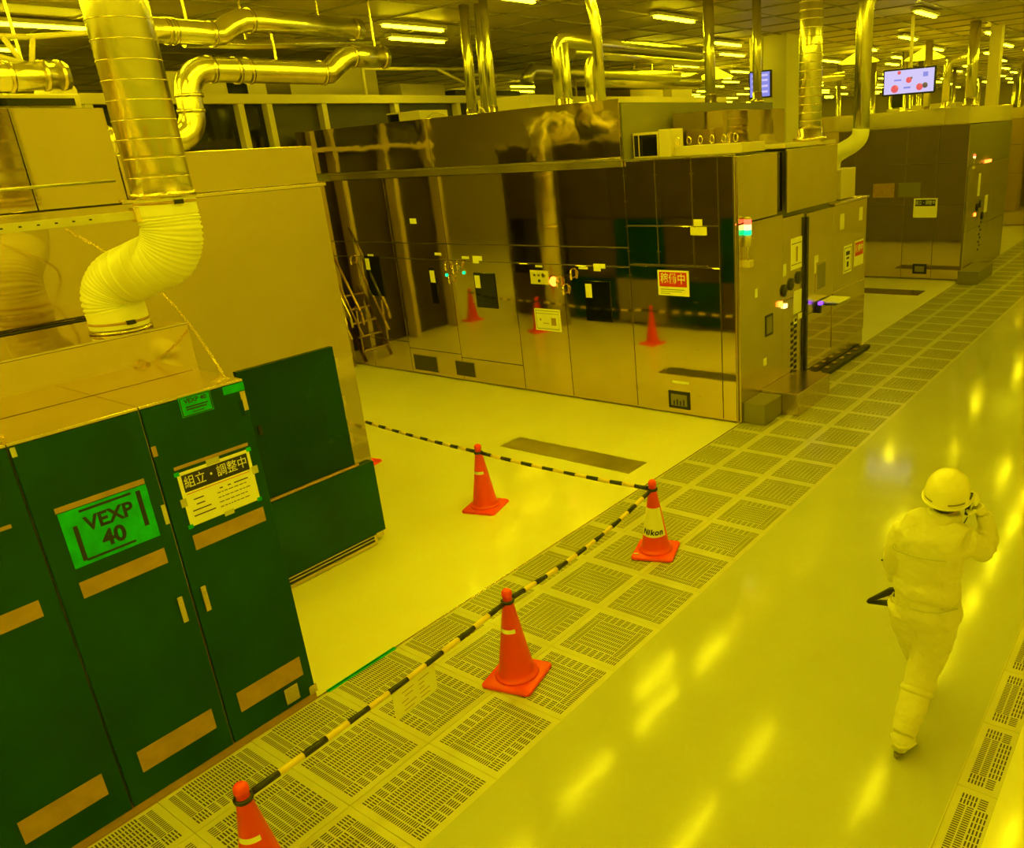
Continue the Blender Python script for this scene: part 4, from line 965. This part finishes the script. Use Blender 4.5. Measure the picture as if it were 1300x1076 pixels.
# ------------------------------------------------------------------ overhead rail frame along x = -13 (behind the machine)
rf = empty('overhead_gantry', (-13.2, 14, 0), 'long cream beam on posts with dark panes, running behind the machine roof', 'frame', ws=True)
boxes('beam', 'paint', [(-13.3, -13.0, 5.5, 24, 4.46, 4.60)], rf, .004)
boxes('lower_rail', 'paint', [(-13.3, -13.0, 5.5, 24, 3.66, 3.74)], rf, .004)
for yy in (5.6, 6.7, 7.85, 8.35, 9.4, 11.0, 12.6, 14.2, 15.8, 17.4, 19.0, 20.6, 22.2):
    boxes('post', 'paint', [(-13.28, -13.02, yy - .05, yy + .05, 0, 4.459)], rf, .004)
ys = (5.6, 6.7, 7.85, 8.35, 9.4, 11.0, 12.6)
for a, b in zip(ys, ys[1:]): boxes('dark_pane', 'glassblk' if b < 8.5 else 'paintdk', [(-13.2, -13.17, a + .052, b - .052, 3.742, 4.459)], rf)
tl = boxes('tool_line', 'paintdk', [(-17, -13.35, 5.5, 24, .0, 4.1)], None, .02); tag(tl, 'dark brown tool row standing behind the long cream beam', 'machine')
def clutter(name, m, b, label, cat='box'):
    o = boxes(name, m, [b], None, .01); tag(o, label, cat); return o
clutter('roof_unit', 'paint', (-14.6, -13.4, 7.0, 8.6, 4.102, 4.95), 'cream box with dark vent above the long beam, left end', 'box')
boxes('dark_vent', 'glassblk', [(-13.398, -13.39, 7.9, 8.25, 4.64, 4.86)], bpy.data.objects['roof_unit'])
clutter('roof_unit', 'paint', (-15.2, -14.2, 9.6, 11.6, 4.102, 5.2), 'tall pale unit behind the end of the overhead ducts')
clutter('roof_unit', 'paint', (-15.0, -14.0, 12.0, 13.2, 4.102, 4.9), 'pale unit with truss bars before it, left of the roof pipes')
clutter('roof_unit', 'paintdk', (-15.0, -14.0, 13.5, 15.6, 4.102, 4.8), 'brown low unit behind the leftmost roof pipe')
clutter('roof_unit', 'paint', (-14.4, -13.8, 16.6, 17.1, 4.102, 5.05), 'small bright square unit left of the bent duct')
clutter('roof_unit', 'paint', (-14.4, -13.8, 18.1, 18.5, 4.102, 5.05), 'narrow bright unit just left of the bent duct')
clutter('roof_unit', 'paint', (-15.0, -14.0, 20.2, 21.9, 4.102, 5.0), 'wide pale unit behind the tall pipe of the machine roof')
clutter('roof_unit', 'paint', (-15.0, -14.0, 22.4, 23.6, 4.102, 4.95), 'pale unit at the right end of the long beam')
t2 = empty('tube_truss', (-13.2, 12, 4.6), 'thin tube truss between the overhead ducts and the roof pipes', 'frame', ws=True)
for q in [[(-13.1, 10.4, 5.05), (-13.1, 13.2, 5.12)], [(-13.1, 13.2, 4.6), (-13.1, 13.2, 5.12)], [(-13.1, 12.2, 5.1), (-13.1, 13.2, 4.75)], [(-13.1, 13.2, 4.75), (-13.1, 13.9, 5.0)], [(-13.1, 13.0, 5.0), (-13.1, 16.6, 5.05)], [(-13.1, 16.6, 4.6), (-13.1, 16.6, 5.05)], [(-13.1, 15.8, 5.04), (-13.1, 16.6, 4.8)], [(-13.1, 10.4, 4.6), (-13.1, 10.4, 5.05)]]: tb('truss_tube', q, .03, 'paint', t2)
# long horizontal dark ducts over the far bay
for i, (a, b, r, z, lab_, m) in enumerate((((-11, 13.9), (-11, 19.0), .13, 5.25, 'upper long horizontal duct right of the bent roof duct', 'galv'), ((-12, 13.6), (-12, 19.5), .13, 5.0, 'middle long horizontal duct, dark and bent at its left end', 'galvdull'), ((-13.8, 17.0), (-12.9, 22.0), .22, 5.02, 'lower thick horizontal duct with ribbed bright top', 'galv'))):
    d = empty('horizontal_duct', (a[0], a[1], z), lab_, 'duct')
    bm = bmesh.new(); q = [(0, 0, -.25), (0, .05, -.08), (0, .2, 0), (b[0] - a[0], b[1] - a[1], 0)] if i == 1 else [(0, 0, 0), (b[0] - a[0], b[1] - a[1], 0)]
    tube(bm, q, r, 20); obj('pipe', bm, m, d)
    for k in range(3): boxes('hanger', 'edge', [(-.01 + (b[0] - a[0]) * (.2 + .3 * k), .01 + (b[0] - a[0]) * (.2 + .3 * k), (b[1] - a[1]) * (.2 + .3 * k) - .01, (b[1] - a[1]) * (.2 + .3 * k) + .01, r * .9, H - z)], d)
# far ceiling pipes
def up(x, y, z0, r, label, bend=None, m='galv'):
    pts = [(x, y, z0), (x, y, H)]
    if bend: pts = [(x, y, z0)] + elbow((x, y, z0), (x, y, bend[0]), (x + bend[1], y + bend[2], bend[0]), .2) + [(x + bend[1], y + bend[2], bend[0])]
    return pipe('far_pipe', pts, r, label, m)
up(-6.9, 12.2, 3.95, .085, 'dark kinked pipe rising at upper centre right of the long ducts')
up(-6.35, 12.75, 3.95, .07, 'slim straight pipe left of the square column')
up(-9.9, 21.5, 3.75, .11, 'far pipe bending right, left of the small tilted screen', (4.75, 1.4, .6))
up(-6.9, 24, 3.7, .1, 'far upright pipe left of the large screen')
up(-4.95, 20.6, 3.76, .12, 'upright duct over the second machine, right of the large screen')
up(-6.0, 22.5, 3.76, .09, 'slanting bright pipe between the large screen and the right edge', (4.9, .5, .3))
pts = [(-4.75, 14.3 + 6.0, 3.76), (-4.75, 20.3, H)]
# square column by the small screen
sc_ = boxes('square_column', 'wall', [(-9.15, -8.25, 18.0, 18.9, 0, H)], None, .01); tag(sc_, 'plain square column behind the small tilted screen', 'column')
# hanging screens
def screen(cx, cy, cz, w_, h_, rz, label, kind):
    t = empty('hanging_screen', (cx, cy, cz), label, 'screen', None, rz)
    boxes('casing', 'black', [(-w_ / 2 - .03, w_ / 2 + .03, 0, .08, -h_ / 2 - .03, h_ / 2 + .03)], t, .004)
    boxes('panel', 'scr' if kind else 'scrb', [(-w_ / 2, w_ / 2, -.004, -.0005, -h_ / 2, h_ / 2)], t)
    boxes('hanger', 'paint', [(-.03, .03, .081, .15, -.1, H - cz)], t)
    if kind: boxes('speaker_box', 'black', [(-.32, -.12, .0, .12, -h_ / 2 - .26, -h_ / 2 - .031)], t, .004)
    def disc(x, z, r, m):
        bm = bmesh.new(); lathe(bm, [(r, 0), (r, .002), (.001, .002)], seg=18); o = obj('picture_spot', bm, m, t); o.matrix_basis = Matrix.Translation((x, -.0045, z)) @ Matrix.Rotation(PI / 2, 4, 'X')
    if kind:
        disc(0, .06 * h_, .13 * h_, 'scrr'); disc(-.28 * w_, -.28 * h_, .17 * h_, 'scrr'); disc(.22 * w_, -.27 * h_, .15 * h_, 'scrr'); disc(.33 * w_, -.22 * h_, .12 * h_, 'scrg'); disc(-.2 * w_, .4 * h_, .08 * h_, 'scrr'); disc(.05 * w_, .14 * h_, .05 * h_, 'scrg')
        boxes('picture_line', 'scrb', [(-.3 * w_, -.15 * w_, -.0065, -.0045, .05 * h_, .12 * h_), (-.1 * w_, .04 * w_, -.0065, -.0045, -.3 * h_, -.22 * h_), (.28 * w_, .38 * w_, -.0065, -.0045, .15 * h_, .35 * h_)], t, kind='stuff')
    else:
        boxes('picture_line', 'scr', [(-.4 * w_, .4 * w_, -.0065, -.0045, z_ * h_, (z_ + .09) * h_) for z_ in (-.35, -.12, .12, .32)], t, kind='stuff')
    return t
screen(-5.55, 18.0, 4.29, .98, .44, .10, 'large bright screen with red picture spots hanging at upper right', True)
screen(-8.70, 17.6, 4.50, .46, .50, .10, 'small blue lit screen hanging before the square column', False)
# dome lamps glowing under the ceiling over the far bays
for i, (x, y) in enumerate(((-9.0, 24.5), (-7.6, 26), (-4.6, 27), (-13.5, 24.2))):
    bm = bmesh.new(); lathe(bm, [(.05, 0), (.12, -.05), (.55, -.28), (.56, -.30), (.5, -.30)], seg=24)
    o = obj('dome_lamp', bm, 'lampglow'); o.location = (x, y, H); tag(o, ['dome lamp behind the thick ribbed duct', 'wide glowing dome lamp left above the large screen', 'wide glowing dome lamp right above the large screen', 'dome lamp beyond the kinked pipe'][i], 'lamp')
# background tool rows, tops only in view
random.seed(11)
k = 0
for row, y in enumerate((25.5, 29, 33, 37, 45, 50, 55)):
    x = -13.6 - random.random()
    while x > -32:
        w_ = random.uniform(1.6, 3.4); h_ = random.uniform(3.0, 4.1); d_ = random.uniform(1.5, 2.4)
        o = boxes('tool_cabinet', random.choice(['paint', 'paintdk', 'brushed', 'greybox']), [(-w_ / 2, w_ / 2, -d_ / 2, d_ / 2, 0, h_)], None, .02); o.location = (x - w_ / 2, y, 0)
        tag(o, 'distant tool cabinet, only its roof line showing over the machines', 'machine', 'tool cabinets in the far bays'); k += 1
        x -= w_ + random.uniform(.3, 1.6)
for row, y in enumerate((25.6, 28, 36, 39, 47, 53)):
    x = -5.2 if row > 10 else -6.0 - random.random()
    while x > -13:
        w_ = random.uniform(.6, 1.4); h_ = random.uniform(3.5, 4.0)
        o = boxes('tool_cabinet', random.choice(['paint', 'brushed', 'galvdull']), [(-w_ / 2, w_ / 2, -.4, .4, 0, h_)], None, .02); o.location = (x - w_ / 2, y, 0)
        tag(o, 'distant tool cabinet, only its roof line showing over the machines', 'machine', 'tool cabinets in the far bays')
        x -= w_ + random.uniform(.3, 1.2)
        if random.random() < .6:
            p = empty('far_bay_pipe', (x, y + .9, 0), 'distant pipe rising to the ceiling between the far tool cabinets', 'pipe', 'pipes in the far bays')
            bm = bmesh.new(); tube(bm, [(0, 0, 0), (0, 0, H)], .08, 12); obj('pipe', bm, 'galv', p)
print('objects', len(bpy.data.objects))
